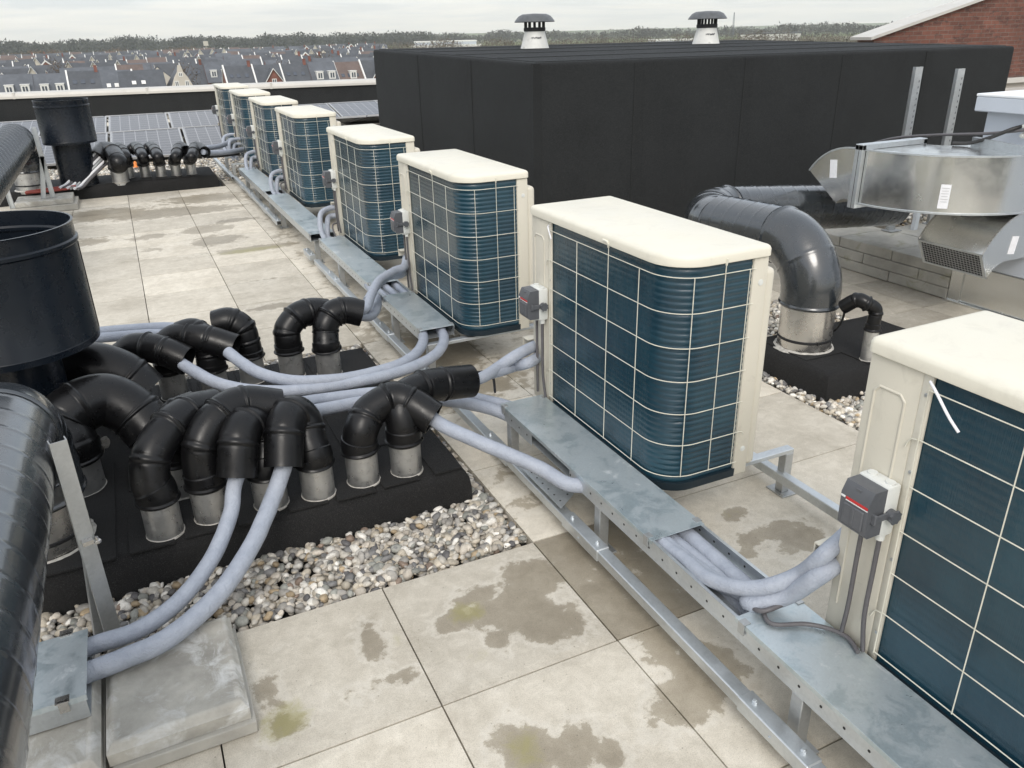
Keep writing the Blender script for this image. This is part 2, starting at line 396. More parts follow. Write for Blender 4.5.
blobs_a = [(*(0.743, 1.999),.06,.05,.9), (*(0.095, 1.804),.07,.07,.9), (*(0.699, 1.795),.05,.03,.6), (*(0.669, 1.415),.06,.08,.7), (*(1.903, 2.056),.08,.05,.5), (*(0.862, 7.516),.35,.1,.8), (*(0.462, 10.181),.4,.2,.4), (*(0.480, 1.982),.03,.05,.5)]
full_wet = [(1.12, 1.72, 1.657, 2.257, 1.)]
def field(x, y, bl):
    f = 0
    for bx, by, rx, ry, s in bl:
        d = ((x - bx) / rx) ** 2 + ((y - by) / ry) ** 2
        if d < 4: f = max(f, s * math.exp(-d * .62))
    return f
def paving():
    V = []; F = []; C = []
    for i in range(-9, 16):
        for j in range(-6, 36):
            x0, y0 = TX + i * TS, TY + j * TS; x1, y1 = x0 + TS, y0 + TS; cx, cy = x0 + .3, y0 + .3
            if any(a < cx < b and c < cy < d for a, b, c, d in pits): continue
            if cx > 2.95 and cy > 5.7 and cx < 8.3 and cy < 9.7: continue
            near = cy < 5 and -1 < cx < 3
            n = 20 if near else (10 if cy < 12 and -3 < cx < 3 else 3)
            g = .0022 + rng.random() * .0008; tone = rng.random(); dz = (rng.random() - .5) * .0012
            k = len(V)
            allwet = cx > 1.12 and cx < 1.75 and (cy > 3.2 and cy < 14)
            fw = .0
            if allwet: fw = rng.choice([.62, .5, .42])
            if abs(cx - 1.42) < .1 and abs(cy - 1.957) < .1: fw = 1.
            if cx > 4.: tone -= .9
            if 1.72 < cx < 2.4 and cy > 2.9 and cy < 5.5: fw = .52
            for b in range(n + 1):
                for a in range(n + 1):
                    x = x0 + g + (TS - 2 * g) * a / n; y = y0 + g + (TS - 2 * g) * b / n
                    e = .0022 if a in (0, n) or b in (0, n) else 0.
                    V.append((x, y, dz - e))
                    wv = max(field(x, y, blobs), fw * (.8 + .5 * (noise.noise((x * 1.7, y * 1.7, 3)) )))
                    C.append((wv, field(x, y, blobs_a), tone, 1))
            for b in range(n):
                for a in range(n):
                    q = k + b * (n + 1) + a; F.append((q, q + 1, q + n + 2, q + n + 1))
            # skirt
            ring = [k + a for a in range(n + 1)] + [k + b * (n + 1) + n for b in range(1, n + 1)] + [k + n * (n + 1) + a for a in range(n - 1, -1, -1)] + [k + b * (n + 1) for b in range(n - 1, 0, -1)]
            m = len(V)
            for q in ring: V.append((V[q][0], V[q][1], -.05)); C.append(C[q])
            L = len(ring)
            for q in range(L): F.append((ring[(q + 1) % L], ring[q], m + q, m + (q + 1) % L))
    me = bpy.data.meshes.new('roof_paving'); me.from_pydata(V, [], F); me.update()
    at = me.color_attributes.new('tint', 'FLOAT_COLOR', 'POINT'); at.data.foreach_set('color', np.array(C, 'f').ravel())
    me.materials.append(M['paving']); o = link('roof_paving', me); tag(o, 'pale concrete paving slabs with wet patches covering the flat roof', kind='structure')
paving()
d = MB().box((-30, -12, -.5), (16, 24.6, -.052)).build('roof_deck', M['deck']); tag(d, 'dark roof deck beneath the slabs', kind='structure')

# ------------------------------------------------------------------ gravel
PC = [((.58,.54,.47),3.2),((.70,.67,.61),3.4),((.46,.41,.33),2.6),((.33,.31,.28),2.6),((.20,.195,.19),2.),((.40,.31,.20),.8),((.12,.115,.115),1.1),((.28,.28,.25),1.4),((.50,.45,.38),2.4),((.24,.18,.14),.4)]
PW = np.array([w for _, w in PC]); PW = PW / PW.sum()
def ico(sub):
    bm = bmesh.new(); bmesh.ops.create_icosphere(bm, subdivisions=sub, radius=1); bm.verts.index_update()
    v = np.array([q.co[:] for q in bm.verts]); f = np.array([[w.index for w in q.verts] for q in bm.faces]); bm.free(); return v, f
ICO = {1: ico(1), 2: ico(2)}
def gravel(label, zones, sub, size, bright=1.):
    v0, f0 = ICO[sub]; VS = []; FS = []; CS = []; k = 0
    for (x0, x1, y0, y1, dens, zb, zt) in zones:
        n = int((x1 - x0) * (y1 - y0) * dens)
        for _ in range(n):
            s = size * rng.uniform(.55, 1.25); sc = np.array([s * rng.uniform(.8, 1.3), s * rng.uniform(.65, 1.), s * rng.uniform(.45, .75)])
            v = v0 * sc
            v = v * (1 + .16 * np.sin(v0 @ rng.normal(size=3) * 2.4 + rng.uniform(0, 6)))[:, None]
            a, b, c = rng.uniform(0, 6.3), rng.normal() * .35, rng.normal() * .35
            Rz = np.array([[math.cos(a), -math.sin(a), 0], [math.sin(a), math.cos(a), 0], [0, 0, 1]]); Rx = np.array([[1, 0, 0], [0, math.cos(b), -math.sin(b)], [0, math.sin(b), math.cos(b)]]); Ry = np.array([[math.cos(c), 0, math.sin(c)], [0, 1, 0], [-math.sin(c), 0, math.cos(c)]])
            v = v @ (Rz @ Rx @ Ry).T + np.array([rng.uniform(x0 + s, x1 - s), rng.uniform(y0 + s, y1 - s), rng.uniform(zb, zt)])
            VS.append(v); FS.append(f0 + k); k += len(v0)
            col = np.array(PC[rng.choice(len(PC), p=PW)][0]) * rng.uniform(.75, 1.2) * bright
            CS.append(np.repeat([[*col, 1]], len(v0), 0))
    V = np.concatenate(VS); F = np.concatenate(FS); C = np.concatenate(CS)
    me = bpy.data.meshes.new('gravel'); me.vertices.add(len(V)); me.vertices.foreach_set('co', V.ravel())
    me.loops.add(F.size); me.loops.foreach_set('vertex_index', F.ravel().astype('i'))
    me.polygons.add(len(F)); me.polygons.foreach_set('loop_start', np.arange(0, F.size, 3, dtype='i'))
    me.polygons.foreach_set('use_smooth', np.ones(len(F), bool)); me.update(calc_edges=True)
    at = me.color_attributes.new('tint', 'FLOAT_COLOR', 'POINT'); at.data.foreach_set('color', C.astype('f').ravel())
    me.materials.append(M['gravel']); o = link('gravel', me); tag(o, label, kind='stuff')
D = 3100
gravel('mixed river pebbles in front of and beside the near black curb', [(-1.3, 1.12, 2.262, 2.66, D * 1.5, -.035, .004), (1.0, 1.12, 2.5, 4.657, D * 1.4, -.035, .0), (-.6, 1.12, 4.22, 4.657, D * 1.3, -.035, .0)], 2, .018)
gravel('pale pebbles round the right hand black curb', [(2.925, 3.06, 2.262, 4.05, D * 1.5, -.03, .012), (3.0, 4.115, 3.2, 4.05, D * 1.2, -.03, .012), (2.93, 4.1, 2.262, 2.66, D * 1.2, -.03, .005)], 2, .017, 1.15)
gravel('pebble strip behind the far black curb', [(-2.4, 1.5, 12.2, 14.1, 1000, -.02, .03), (1.12, 2.2, 11.6, 14., 800, .0, .03)], 1, .024, 1.1)
gravel('pebble strip between slab platform and black wall', [(5.35, 7.9, 4.62, 5.6, 1300, .19, .245)], 1, .022, 1.1)

# ------------------------------------------------------------------ curbs
def curb(label, x0, x1, y0, y1, h, flaps=(), kind='curb'):
    t = thing('roof_curb', label, 'roof curb', ((x0 + x1) / 2, (y0 + y1) / 2, 0))
    bm = bmesh.new(); bmesh.ops.create_grid(bm, x_segments=2, y_segments=2, size=.5); bm.free()
    m = MB(); nx = max(4, int((x1 - x0) / .04)); ny = max(4, int((y1 - y0) / .04))
    # profile round the edge: skirt, rounded shoulder, top; gently uneven
    lv = [(.0, -.05), (.0, h * .45), (-.006, h * .75), (-.018, h * .93), (-.04, h)]
    def outline(off):
        pts = []
        for a in range(nx): pts.append((x0 - off + (x1 - x0 + 2 * off) * a / nx, y0 - off, 0))
        for a in range(ny): pts.append((x1 + off, y0 - off + (y1 - y0 + 2 * off) * a / ny, 0))
        for a in range(nx): pts.append((x1 + off - (x1 - x0 + 2 * off) * a / nx, y1 + off, 0))
        for a in range(ny): pts.append((x0 - off, y1 + off - (y1 - y0 + 2 * off) * a / ny, 0))
        return pts
    vs = []; fs = []
    for off, z in lv:
        for (x, y, _) in outline(off):
            w = .006 * noise.noise((x * 7, y * 7, z * 9)); vs.append((x - (x0 + x1) / 2 + w, y - (y0 + y1) / 2 + w, z + .004 * noise.noise((x * 5, y * 5, 1))))
    L = 2 * (nx + ny)
    for j in range(len(lv) - 1):
        for i in range(L): k = (i + 1) % L; fs.append((j * L + i, j * L + k, (j + 1) * L + k, (j + 1) * L + i))
    fs.append(tuple(range((len(lv) - 1) * L, len(lv) * L)))
    m.add(vs, fs); m.build('membrane_cover', M['curb'], t, 50)
    f = MB()
    for (fx0, fx1, fy0, fy1) in flaps:
        zz = h + .0015 + rng.random() * .002
        f.box((fx0 - (x0 + x1) / 2, fy0 - (y0 + y1) / 2, zz - .006), (fx1 - (x0 + x1) / 2, fy1 - (y0 + y1) / 2, zz + .004), .002)
    if flaps: f.build('membrane_flaps', M['curb'], t, 30)
    return t
fl = [(-.26 + .185 * i, -.26 + .185 * i + .15, 2.645 + .01 * (i % 2), 2.90 + .03 * (i % 3)) for i in range(6)] + [(.88, 1.0, 2.66, 2.95), (-.55, -.3, 2.64, 3.4), (-.25, .1, 3.1, 3.35), (.15, .5, 3.02, 3.4), (.6, .95, 3.0, 3.5)] + [(-.27 + .188 * i, -.27 + .188 * i + .15, 3.82, 4.18) for i in range(6)]
curb('near black bitumen curb carrying two rows of black elbow pipes', -1.7, 1.03, 2.64, 4.24, .15, fl)
curb('far black bitumen curb in front of the solar panels', -2.3, 1.04, 11.27, 12.15, .15, [(-.3 + .3 * i, -.3 + .3 * i + .24, 11.3, 11.7) for i in range(4)])
curb('right hand black bitumen curb under the large bright collar', 3.0, 3.95, 2.64, 3.26, .15, [(3.30, 3.55, 2.67, 3.0), (3.05, 3.4, 2.85, 3.22)])

# ------------------------------------------------------------------ swan-neck pipe elbows
def neck(label, base, pts, r=.0675, rs=.0635, zt=.30, rings=(.02, .30, .55, .74), zb=.15, group=None, sleeve_mat='pipe_stub', name='elbow_pipe', lip=True):
    bx, by = base[0], base[1]
    t = thing(name, label, 'pipe', (bx, by, zb), group)
    s = MB().lathe([(rs, -.03), (rs, zt - zb - .01)], seg=28, close=False); s.build('metal_sleeve', M[sleeve_mat], t, 40)
    g = MB(); pr = [(rs + .001, -.004), (rs + .005, .003), (rs + .004, .007), (rs + .001, .009)]; g.lathe(pr, seg=28, close=False)
    for v in range(len(g.v)): x, y, z = g.v[v]; w = 1 + .035 * noise.noise((x * 60 + bx * 9, y * 60, 2)); g.v[v] = (x * w, y * w, z)
    g.build('sealant_ring', M['foil'], t, 40)
    ps = [(bx, by, zt - .012), (bx, by, zt + .03)] + [tuple(p) for p in pts]
    ps = [(p[0] - bx, p[1] - by, p[2] - zb) for p in ps]
    path = Path(spline(ps, 14)); L = path.L
    def rad(d):
        f = d / L; q = r
        q += .0045 * (1 if f < .12 else 0)                      # lower socket
        for k, c in enumerate(rings):
            w = (d - c * L) / .0055
            q += (.0062 if k in (0, 2) else .0036) * math.exp(-w ** 4) - .0012 * math.exp(-(abs(w) - 1.9) ** 2 * 3)
        if f > rings[2]: q += .0035
        return q
    n = int(L / .0026); st = [(L * i / n, rad(L * i / n)) for i in range(n + 1)]
    rl = st[-1][1]
    st = [(0, r - .004)] + st + [(L, rl - .006), (L - .07, rl - .008), (L - .075, .002)]
    b = MB(); sweep(b, path, st, 30, cap=(True, False)); b.build('elbow', M['black_plastic'], t, 35)
    return t
GA = 'black swan neck elbow pipes on the near curb'
neck('front row black elbow pipe nearest the big spiral duct, arching right', (-0.136, 2.729), [(-.145,2.735,.37), (-.125,2.765,.45), (-.06,2.83,.505), (.03,2.92,.515), (.12,2.99,.49)], group=GA)
neck('black elbow pipe just behind the front left one, mostly hidden by it', (-0.052, 3.001), [(-.05,3.0,.40), (-.02,3.03,.46), (.06,3.06,.47)], group=GA)
neck('front row black elbow pipe second from left, mouth to the right with hoses', (0.031, 2.759), [(.03,2.76,.37), (.045,2.775,.45), (.11,2.82,.515), (.21,2.87,.53), (.345,2.865,.49)], group=GA)
neck('front row black elbow pipe with mouth facing the camera, left of its twin', (0.246, 2.747), [(.255,2.78,.38), (.255,2.80,.44), (.215,2.79,.485), (.17,2.72,.465), (.135,2.665,.345)], group=GA)
neck('front row black elbow pipe with mouth facing the camera, holding the thicker hose', (0.425, 2.735), [(.42,2.765,.38), (.42,2.80,.44), (.385,2.80,.485), (.335,2.725,.465), (.30,2.655,.345)], group=GA)
neck('front row black elbow pipe second from the right, arching down over the curb', (0.609, 2.749), [(0.626, 2.750, 0.385), (0.681, 2.786, 0.435), (0.796, 2.792, 0.455), (0.906, 2.701, 0.380)], group=GA)
neck('black elbow pipe at the right end of the front row, lying nearly level', (0.789, 2.744), [(.79,2.745,.37), (.795,2.77,.42), (.84,2.82,.452), (.95,2.86,.452), (1.15,2.895,.42)], group=GA)
neck('black elbow pipe second from the right in the back row, upright beside its twin', (0.570, 3.974), [(.57,3.97,.37), (.58,3.98,.415), (.64,4.0,.463), (.72,4.03,.468), (.80,4.05,.445)], group=GA, rings=(.02, .28, .5, .7))
neck('black elbow pipe at the right end of the back row, grey hoses leaving it', (0.751, 3.906), [(.76,3.93,.37), (.77,3.94,.415), (.82,3.96,.46), (.89,3.965,.465), (.965,3.95,.44)], group=GA, rings=(.02, .28, .5, .7))
neck('black elbow pipe leftmost in the back row, its hose curving across the curb', (-.19, 3.97), [(-.19,3.97,.37), (-.185,3.98,.42), (-.13,3.96,.452), (-.03,3.89,.44), (.075,3.82,.39)], group=GA)
neck('black elbow pipe second from the left in the back row, hose leaving its open mouth', (-.01, 3.99), [(-.01,3.99,.37), (-.005,4.,.42), (.06,3.98,.462), (.17,3.91,.455), (.30,3.84,.405)], group=GA)
neck('black elbow pipe in the back row leaning left behind the hose arches', (0.179, 3.914), [(.18,3.92,.38), (.17,3.93,.44), (.13,3.97,.475), (.07,4.0,.46)], group=GA, rings=(.02, .28, .5, .7))
neck('black elbow pipe in the middle of the back row leaning back to the left', (0.374, 4.006), [(.37,4.01,.38), (.36,4.02,.44), (.31,4.04,.48), (.24,4.06,.47)], group=GA, rings=(.02, .28, .5, .7))
neck('thick black elbow pipe beside the big duct, nearer of two, opening to the right', (-.42, 3.22), [(-.42,3.22,.36), (-.432,3.25,.425), (-.375,3.29,.467), (-.27,3.33,.467), (-.18,3.30,.405), (-.125,3.25,.325)], r=.103, rs=.090, group=GA, rings=(.02, .3, .42, .85))
neck('thick black elbow pipe under the open dark pot, farther of two', (-.38, 3.95), [(-.39,3.93,.37), (-.42,3.88,.43), (-.40,3.78,.47), (-.30,3.72,.475), (-.20,3.69,.42), (-.13,3.66,.33)], r=.103, rs=.090, group=GA, rings=(.02, .3, .42, .85))
GF = 'small black elbow pipes on the far curb'
fb = [(-0.010, 11.648, 0.150), (0.181, 11.614, 0.150), (0.372, 11.534, 0.150), (0.555, 11.507, 0.150), (0.739, 11.479, 0.150)]
mouths = [[(-0.004, 11.356, 0.450), (-0.052, 11.940, 0.500), (-0.106, 12.018, 0.470)], [(0.190, 11.307, 0.440), (0.154, 12.004, 0.490), (0.074, 12.072, 0.450)], [(0.360, 11.190, 0.440), (0.333, 11.877, 0.490), (0.254, 11.945, 0.450)], [(0.566, 11.132, 0.430), (0.664, 11.641, 0.490), (0.715, 11.416, 0.460)], [(0.746, 11.007, 0.430), (0.858, 11.596, 0.480), (0.930, 11.243, 0.450)]]
FL = ['small black elbow pipe on the far curb, next to the thick cable elbow', 'small black elbow pipe on the far curb, second from the thick cable elbow', 'small black elbow pipe on the far curb, middle one leaning left', 'small black elbow pipe on the far curb, second from the right', 'small black elbow pipe at the right end of the far curb, mouth to the right']
for b_, m_, l_ in zip(fb, mouths, FL): neck(l_, b_[:2], m_, zt=.31, group=GF, rings=(.02, .3, .5, .7))
neck('thick black elbow on the far curb with pale cables spilling from its mouth', (-0.123, 11.368), [(-0.096, 11.068, 0.420), (-0.152, 11.557, 0.500), (-0.244, 11.732, 0.500), (-0.359, 11.379, 0.440)], r=.105, rs=.098, zt=.33, group=GF)
neck('little black elbow pipe on the right curb beside the bright steel collar', (3.34, 2.71), [(3.345,2.715,.43), (3.297, 2.740, 0.466), (3.275, 2.780, 0.475), (3.250, 2.840, 0.423)], r=.034, rs=.036, zt=.33)

# ------------------------------------------------------------------ insulated hoses
def hose(label, pts, r=.027, group=None, mat='insul', name='insulated_hose', cat='hose', seg=16):
    p0 = pts[0]; path = Path(spline([(p[0] - p0[0], p[1] - p0[1], p[2] - p0[2]) for p in pts], 14))
    n = max(8, int(path.L / .008)); sd = rng.random() * 50
    def rf(d, a): return r * .035 * noise.noise((d * 22 + sd, math.cos(a) * 1.3, math.sin(a) * 1.3)) if mat == 'insul' else 0
    mb = MB(); sweep(mb, path, [(path.L * i / n, r) for i in range(n + 1)], seg, rf)
    o = mb.build(name, M[mat], None, 60); o.location = p0; return tag(o, label, cat, group)
GH = 'lavender grey insulated refrigerant hoses'
hose('lavender hose from front elbow down to the small tray, upper of two', [(0.147, 2.666, 0.370), (0.118, 2.642, 0.320), (0.085, 2.576, 0.250), (-0.002, 2.431, 0.190), (-0.120, 2.291, 0.160), (-0.242, 2.216, 0.150), (-0.355, 2.215, 0.142), (-0.409, 2.212, 0.140), (-0.462, 2.211, 0.140)], .0275, GH)
hose('wrinkled lavender hose from front elbow down to the small tray, lower of two', [(0.317, 2.683, 0.370), (0.291, 2.651, 0.330), (0.234, 2.591, 0.260), (0.130, 2.430, 0.200), (-0.008, 2.254, 0.165), (-0.162, 2.130, 0.155), (-0.280, 2.109, 0.145), (-0.355, 2.104, 0.140), (-0.420, 2.100, 0.138), (-0.458, 2.098, 0.138)], .031, GH)
hose('lavender hose sweeping from the left back elbow across the curb to the cable tray', [(0.025, 3.833, 0.400), (0.083, 3.717, 0.380), (0.173, 3.576, 0.350), (0.303, 3.493, 0.320), (0.470, 3.440, 0.300), (0.674, 3.444, 0.280), (0.904, 3.465, 0.270), (1.111, 3.550, 0.255), (1.288, 3.710, 0.235), (1.411, 3.929, 0.225), (1.470, 4.217, 0.220)], .028, GH)
hose('lavender hose from the second back elbow arching to the cable tray, inside its neighbour', [(0.257, 3.765, 0.420), (0.303, 3.666, 0.390), (0.373, 3.559, 0.360), (0.504, 3.473, 0.330), (0.710, 3.465, 0.300), (0.894, 3.514, 0.280), (1.062, 3.608, 0.260), (1.214, 3.786, 0.240), (1.323, 4.032, 0.225), (1.356, 4.321, 0.220)], .028, GH)
hose('lavender hose passing behind the two right hand front elbows, upper one', [(0.322, 2.972, 0.460), (0.401, 2.987, 0.440), (0.570, 3.143, 0.360), (0.781, 3.198, 0.320), (0.964, 3.186, 0.300), (1.144, 3.150, 0.260), (1.274, 3.102, 0.220), (1.354, 2.998, 0.215), (1.422, 2.878, 0.210)], .026, GH)
hose('lavender hose passing behind the two right hand front elbows, lower one', [(0.331, 2.919, 0.450), (0.426, 2.927, 0.420), (0.546, 3.044, 0.360), (0.762, 3.137, 0.310), (0.949, 3.145, 0.280), (1.119, 3.089, 0.250), (1.227, 3.053, 0.220), (1.297, 2.963, 0.212), (1.352, 2.836, 0.205)], .028, GH)
hose('lavender hose from the right front elbow running down into the side of the long tray', [(0.887, 2.747, 0.400), (0.919, 2.667, 0.370), (0.999, 2.554, 0.340), (1.099, 2.447, 0.300), (1.201, 2.351, 0.255), (1.267, 2.248, 0.220), (1.36,2.18,.212), (1.40,1.95,.21)], .028, GH)
hose('lavender hose rising from the level front elbow to the middle heat pump', [(1.118, 2.874, 0.420), (1.224, 2.913, 0.420), (1.329, 2.984, 0.420), (1.440, 2.985, 0.466), (1.66,3.09,.46)], .026, GH)
hose('lavender hose branch beneath its twin leading to the middle heat pump', [(1.254, 2.949, 0.410), (1.341, 2.979, 0.400), (1.420, 3.020, 0.388), (1.460, 2.946, 0.427), (1.66,3.11,.40)], .026, GH)
hose('lavender hose looping from the right back elbow up to the next heat pump', [(0.954, 4.047, 0.420), (1.033, 4.114, 0.410), (1.127, 4.344, 0.400), (1.239, 4.550, 0.420), (1.377, 4.682, 0.430), (1.460, 4.733, 0.432), (1.54,4.92,.44)], .026, GH)
hose('lavender hose from the right back elbow dropping into the tray opening', [(0.954, 4.056, 0.400), (1.066, 4.172, 0.340), (1.194, 4.487, 0.280), (1.286, 4.828, 0.240), (1.326, 5.160, 0.220)], .028, GH)
hose('short lavender hose branching to the heat pump beside the tray opening', [(1.117, 4.405, 0.360), (1.211, 4.551, 0.380), (1.352, 4.741, 0.380), (1.460, 4.788, 0.372), (1.54,4.94,.38)], .024, GH)
hose('pale hose running left behind the curb from a back elbow, farther of two', [(0.113, 4.147, 0.440), (0.009, 4.301, 0.420), (-0.159, 4.423, 0.400), (-0.329, 4.496, 0.390), (-0.495, 4.536, 0.390)], .026, GH)
hose('pale hose running left behind the curb from a back elbow, nearer of two', [(0.235, 4.062, 0.440), (0.047, 4.145, 0.420), (-0.068, 4.286, 0.400), (-0.305, 4.381, 0.390), (-0.493, 4.433, 0.380)], .026, GH)
hose('lavender hose in the open tray, outermost as it bends to the near heat pump', [(1.345,2.0,.235), (1.345,1.76,.238), (1.345,1.63,.252), (1.334, 1.515, 0.270), (1.353, 1.410, 0.300), (1.401, 1.344, 0.330), (1.473, 1.292, 0.385), (1.500, 1.235, 0.491), (1.70,1.30,.49)], .0235, GH)
hose('lavender hose in the open tray, lower fat one bending to the near heat pump', [(1.36,1.80,.232), (1.362,1.66,.236), (1.368,1.52,.246), (1.385,1.40,.27), (1.369, 1.353, 0.275), (1.444, 1.296, 0.320), (1.490, 1.223, 0.437), (1.70,1.29,.41)], .026, GH)
hose('lavender hose in the open tray, second from the outer side', [(1.405,2.0,.214), (1.405,1.78,.214), (1.41,1.6,.214), (1.40,1.45,.215), (1.39,1.25,.212), (1.39,1.0,.21)], .027, GH)
hose('lavender hose in the open tray, innermost beside the heat pump', [(1.468,2.0,.214), (1.468,1.78,.214), (1.465,1.6,.212), (1.462,1.45,.212), (1.46,1.2,.21)], .030, GH)
GC = 'grey power cables along the trays'
hose('grey cable looping from the open tray up behind the hoses', [(1.40,1.75,.222), (1.385,1.55,.235), (1.375,1.40,.262), (1.361, 1.312, 0.283), (1.431, 1.292, 0.300), (1.490, 1.287, 0.320), (1.535, 1.281, 0.350), (1.520, 1.233, 0.449)], .0075, GC, 'conduit', 'power_cable', 'cable', 10)
hose('grey cable lying over the tray lid towards the near heat pump', [(1.425,1.70,.222), (1.41,1.50,.235), (1.40,1.36,.270), (1.360, 1.269, 0.274), (1.443, 1.222, 0.274), (1.488, 1.177, 0.274), (1.505, 1.129, 0.274), (1.489, 1.080, 0.272)], .0065, GC, 'conduit', 'power_cable', 'cable', 10)
hose('short black cable curling out beside the level elbow', [(1.225, 3.016, 0.400), (1.255, 2.973, 0.410), (1.283, 2.961, 0.380), (1.316, 3.020, 0.280)], .006, None, 'black_cable', 'power_cable', 'cable', 8)
hose('thin black cable hanging from the little elbow beside the steel collar', [(3.254, 2.830, 0.426), (3.286, 2.860, 0.350), (3.305, 2.900, 0.283), (3.336, 2.950, 0.238)], .006, None, 'black_cable', 'power_cable', 'cable', 8)

# ------------------------------------------------------------------ heat pumps
def rrect(x0, x1, y0, y1, r=(.01, .01, .01, .01), n=8):
    """ccw outline from the (x0,y0) corner; radii for corners x0y0, x1y0, x1y1, x0y1"""
    out = []
    for (cx, cy, a0, rr) in ((x0 + r[0], y0 + r[0], PI, r[0]), (x1 - r[1], y0 + r[1], 1.5 * PI, r[1]), (x1 - r[2], y1 - r[2], 0, r[2]), (x0 + r[3], y1 - r[3], .5 * PI, r[3])):
        for i in range(n + 1):
            a = a0 + .5 * PI * i / n; out.append((cx + rr * math.cos(a), cy + rr * math.sin(a)))
    return out
def loft(mb, loops, cap=True):
    n = len(loops[0][0]); vs = []; fs = []
    for lp, z in loops: vs += [(x, y, z) for x, y in lp]
    for j in range(len(loops) - 1):
        for i in range(n): k = (i + 1) % n; fs.append((j * n + i, j * n + k, (j + 1) * n + k, (j + 1) * n + i))
    if cap: fs.append(tuple(range(n))[::-1]); fs.append(tuple(range((len(loops) - 1) * n, len(loops) * n)))
    mb.add(vs, fs)
W, Ln, CR = .395, 1.02, .125
def coil_plan(off, y_end=-.152, x_end=.332, flat=14, arc=16):
    x, y = .010 - off, -Ln + .008 - off; c = (.010 + CR, -Ln + .008 + CR); rr = CR + off
    pts = [((x, y_end + (c[1] - y_end) * i / flat), (-1, 0), 0.) for i in range(flat)]
    pts = [(p, nn, .08) for p, nn, w in pts]
    for i in range(arc + 1):
        a = PI + .5 * PI * i / arc; pts.append(((c[0] + rr * math.cos(a), c[1] + rr * math.sin(a)), (math.cos(a), math.sin(a)), .08 + .92 * math.sin(PI * min(1, i / arc * 1.6) / 2)))
    for i in range(1, 7): pts.append(((c[0] + (x_end - c[0]) * i / 6, y), (0, -1), .8))
    return pts
def heat_pump(label, yfar, group='beige heat pump outdoor units in a row'):
    t = thing('heat_pump', label, 'heat pump', (1.52, yfar, .22), group)
    # lid
    m = MB(); L = []
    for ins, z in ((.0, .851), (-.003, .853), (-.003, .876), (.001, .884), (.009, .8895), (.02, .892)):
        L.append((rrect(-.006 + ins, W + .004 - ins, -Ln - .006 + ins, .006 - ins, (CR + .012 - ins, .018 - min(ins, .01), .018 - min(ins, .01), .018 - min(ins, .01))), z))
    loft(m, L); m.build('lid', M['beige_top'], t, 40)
    # end cabinet with pressed recess
    m = MB(); m.box((.0, -.148, .0), (W, .0, .850), .006, 2)
    m.box((.33, -Ln, .0), (W, -.148, .850), .006, 2)                                  # near corner post and front frame
    m.build('casing', M['beige'], t, 40)
    m = MB()
    for (a0, b0), (a1, b1) in (((-.028, .12), (-.028, .76)), ((-.028, .76), (-.042, .775)), ((-.042, .775), (-.10, .775)), ((-.10, .775), (-.114, .76)), ((-.114, .76), (-.114, .12))): tube(m, [(.001, a0, b0), (.001, a1, b1)], .0042, 8, 1, False)
    for q in ((-.028, .76), (-.042, .775), (-.10, .775), (-.114, .76)): m.lathe([(.0005, -.0041), (.003, -.003), (.0042, 0), (.003, .003), (.0005, .0041)], (.001, *q), 8)
    m.box((.002, -.172, .03), (.012, -.146, .850), .002)
    m.build('pressed_ridge', M['beige'], t, 50)
    m = MB(); m.box((W - .005, -Ln + .01, .02), (W + .05, -.01, .80), .02, 3); m.build('front_grille_panel', M['beige'], t, 40)
    # recessed screw cups
    for z in (.76, .11):
        m = MB()
        for k, (r0, yy) in enumerate(((.011, -.0015), (.007, -.003))):
            a = []; 
            for i in range(16): q = 2 * PI * i / 16; a.append((.366 + r0 * math.cos(q), z + r0 * math.sin(q)))
            m.prism(a, 'y', -Ln + .001, -Ln + yy)
        m.build('screw_cup', M['pale_case'], t, 40)
    m = MB()
    for z in (.12, .35, .60, .80): m.box((-.0015, -.1665, z - .004), (.004, -.1585, z + .004), .001)
    m.build('screws', M['galv_dull'], t)
    # coil
    pl = coil_plan(0); rows = 232; z0, z1 = .030, .862; vs = []; fs = []
    for j in range(rows + 1):
        z = z0 + (z1 - z0) * j / rows; s = abs(math.sin(PI * (z - z0) / .0225))
        for (p, nn, w) in pl:
            a = (.0042 * w + .0002) * s; vs.append((p[0] + nn[0] * (a - .003), p[1] + nn[1] * (a - .003), z))
    n = len(pl)
    for j in range(rows):
        for i in range(n - 1): fs.append((j * n + i, j * n + i + 1, (j + 1) * n + i + 1, (j + 1) * n + i))
    MB().add(vs, fs).build('coil', M['coil'], t, 60)
    # base pan
    m = MB(); loft(m, [(rrect(.004, .34, -Ln - .002, -.14, (CR + .004, .01, .01, .01)), .0), (rrect(.002, .34, -Ln - .004, -.14, (CR + .004, .01, .01, .01)), .032)])
    m.box((.05, -Ln + .13, .03), (.335, -.14, .83)); m.box((.13, -Ln + .04, .03), (.335, -Ln + .14, .83)); m.build('base_pan', M['coil_base'], t, 40)
    # wire guard
    g = MB(); hp = [(p[0], p[1]) for p, _, _ in coil_plan(.012, -.168, .337)]
    hz = (.815, .69, .565, .44, .315, .19, .062)
    for z in hz: sweep(g, Path([(x, y, z) for x, y in hp]), [(Path([(x, y, z) for x, y in hp]).L * i / 60, .0016) for i in range(61)], 6)
    def vw(x, y, a, b, r=.0016): tube(g, [(x, y, a), (x, y, b)], r, 6, 1, False)
    o = .010 - .0155
    for yy, top in ((-.171, .815), (-.40, .815), (-.63, .858), (-.83, .815)): vw(o, yy, .062, top)
    for xx, top in ((.085, .815), (.204, .858), (.309, .815)):
        yy = -Ln + .008 - .0155
        if xx < .010 + CR: dx = .010 + CR - xx; yy = -Ln + .008 + CR - math.sqrt((CR + .0155) ** 2 - dx * dx)
        vw(xx, yy, .062, top)
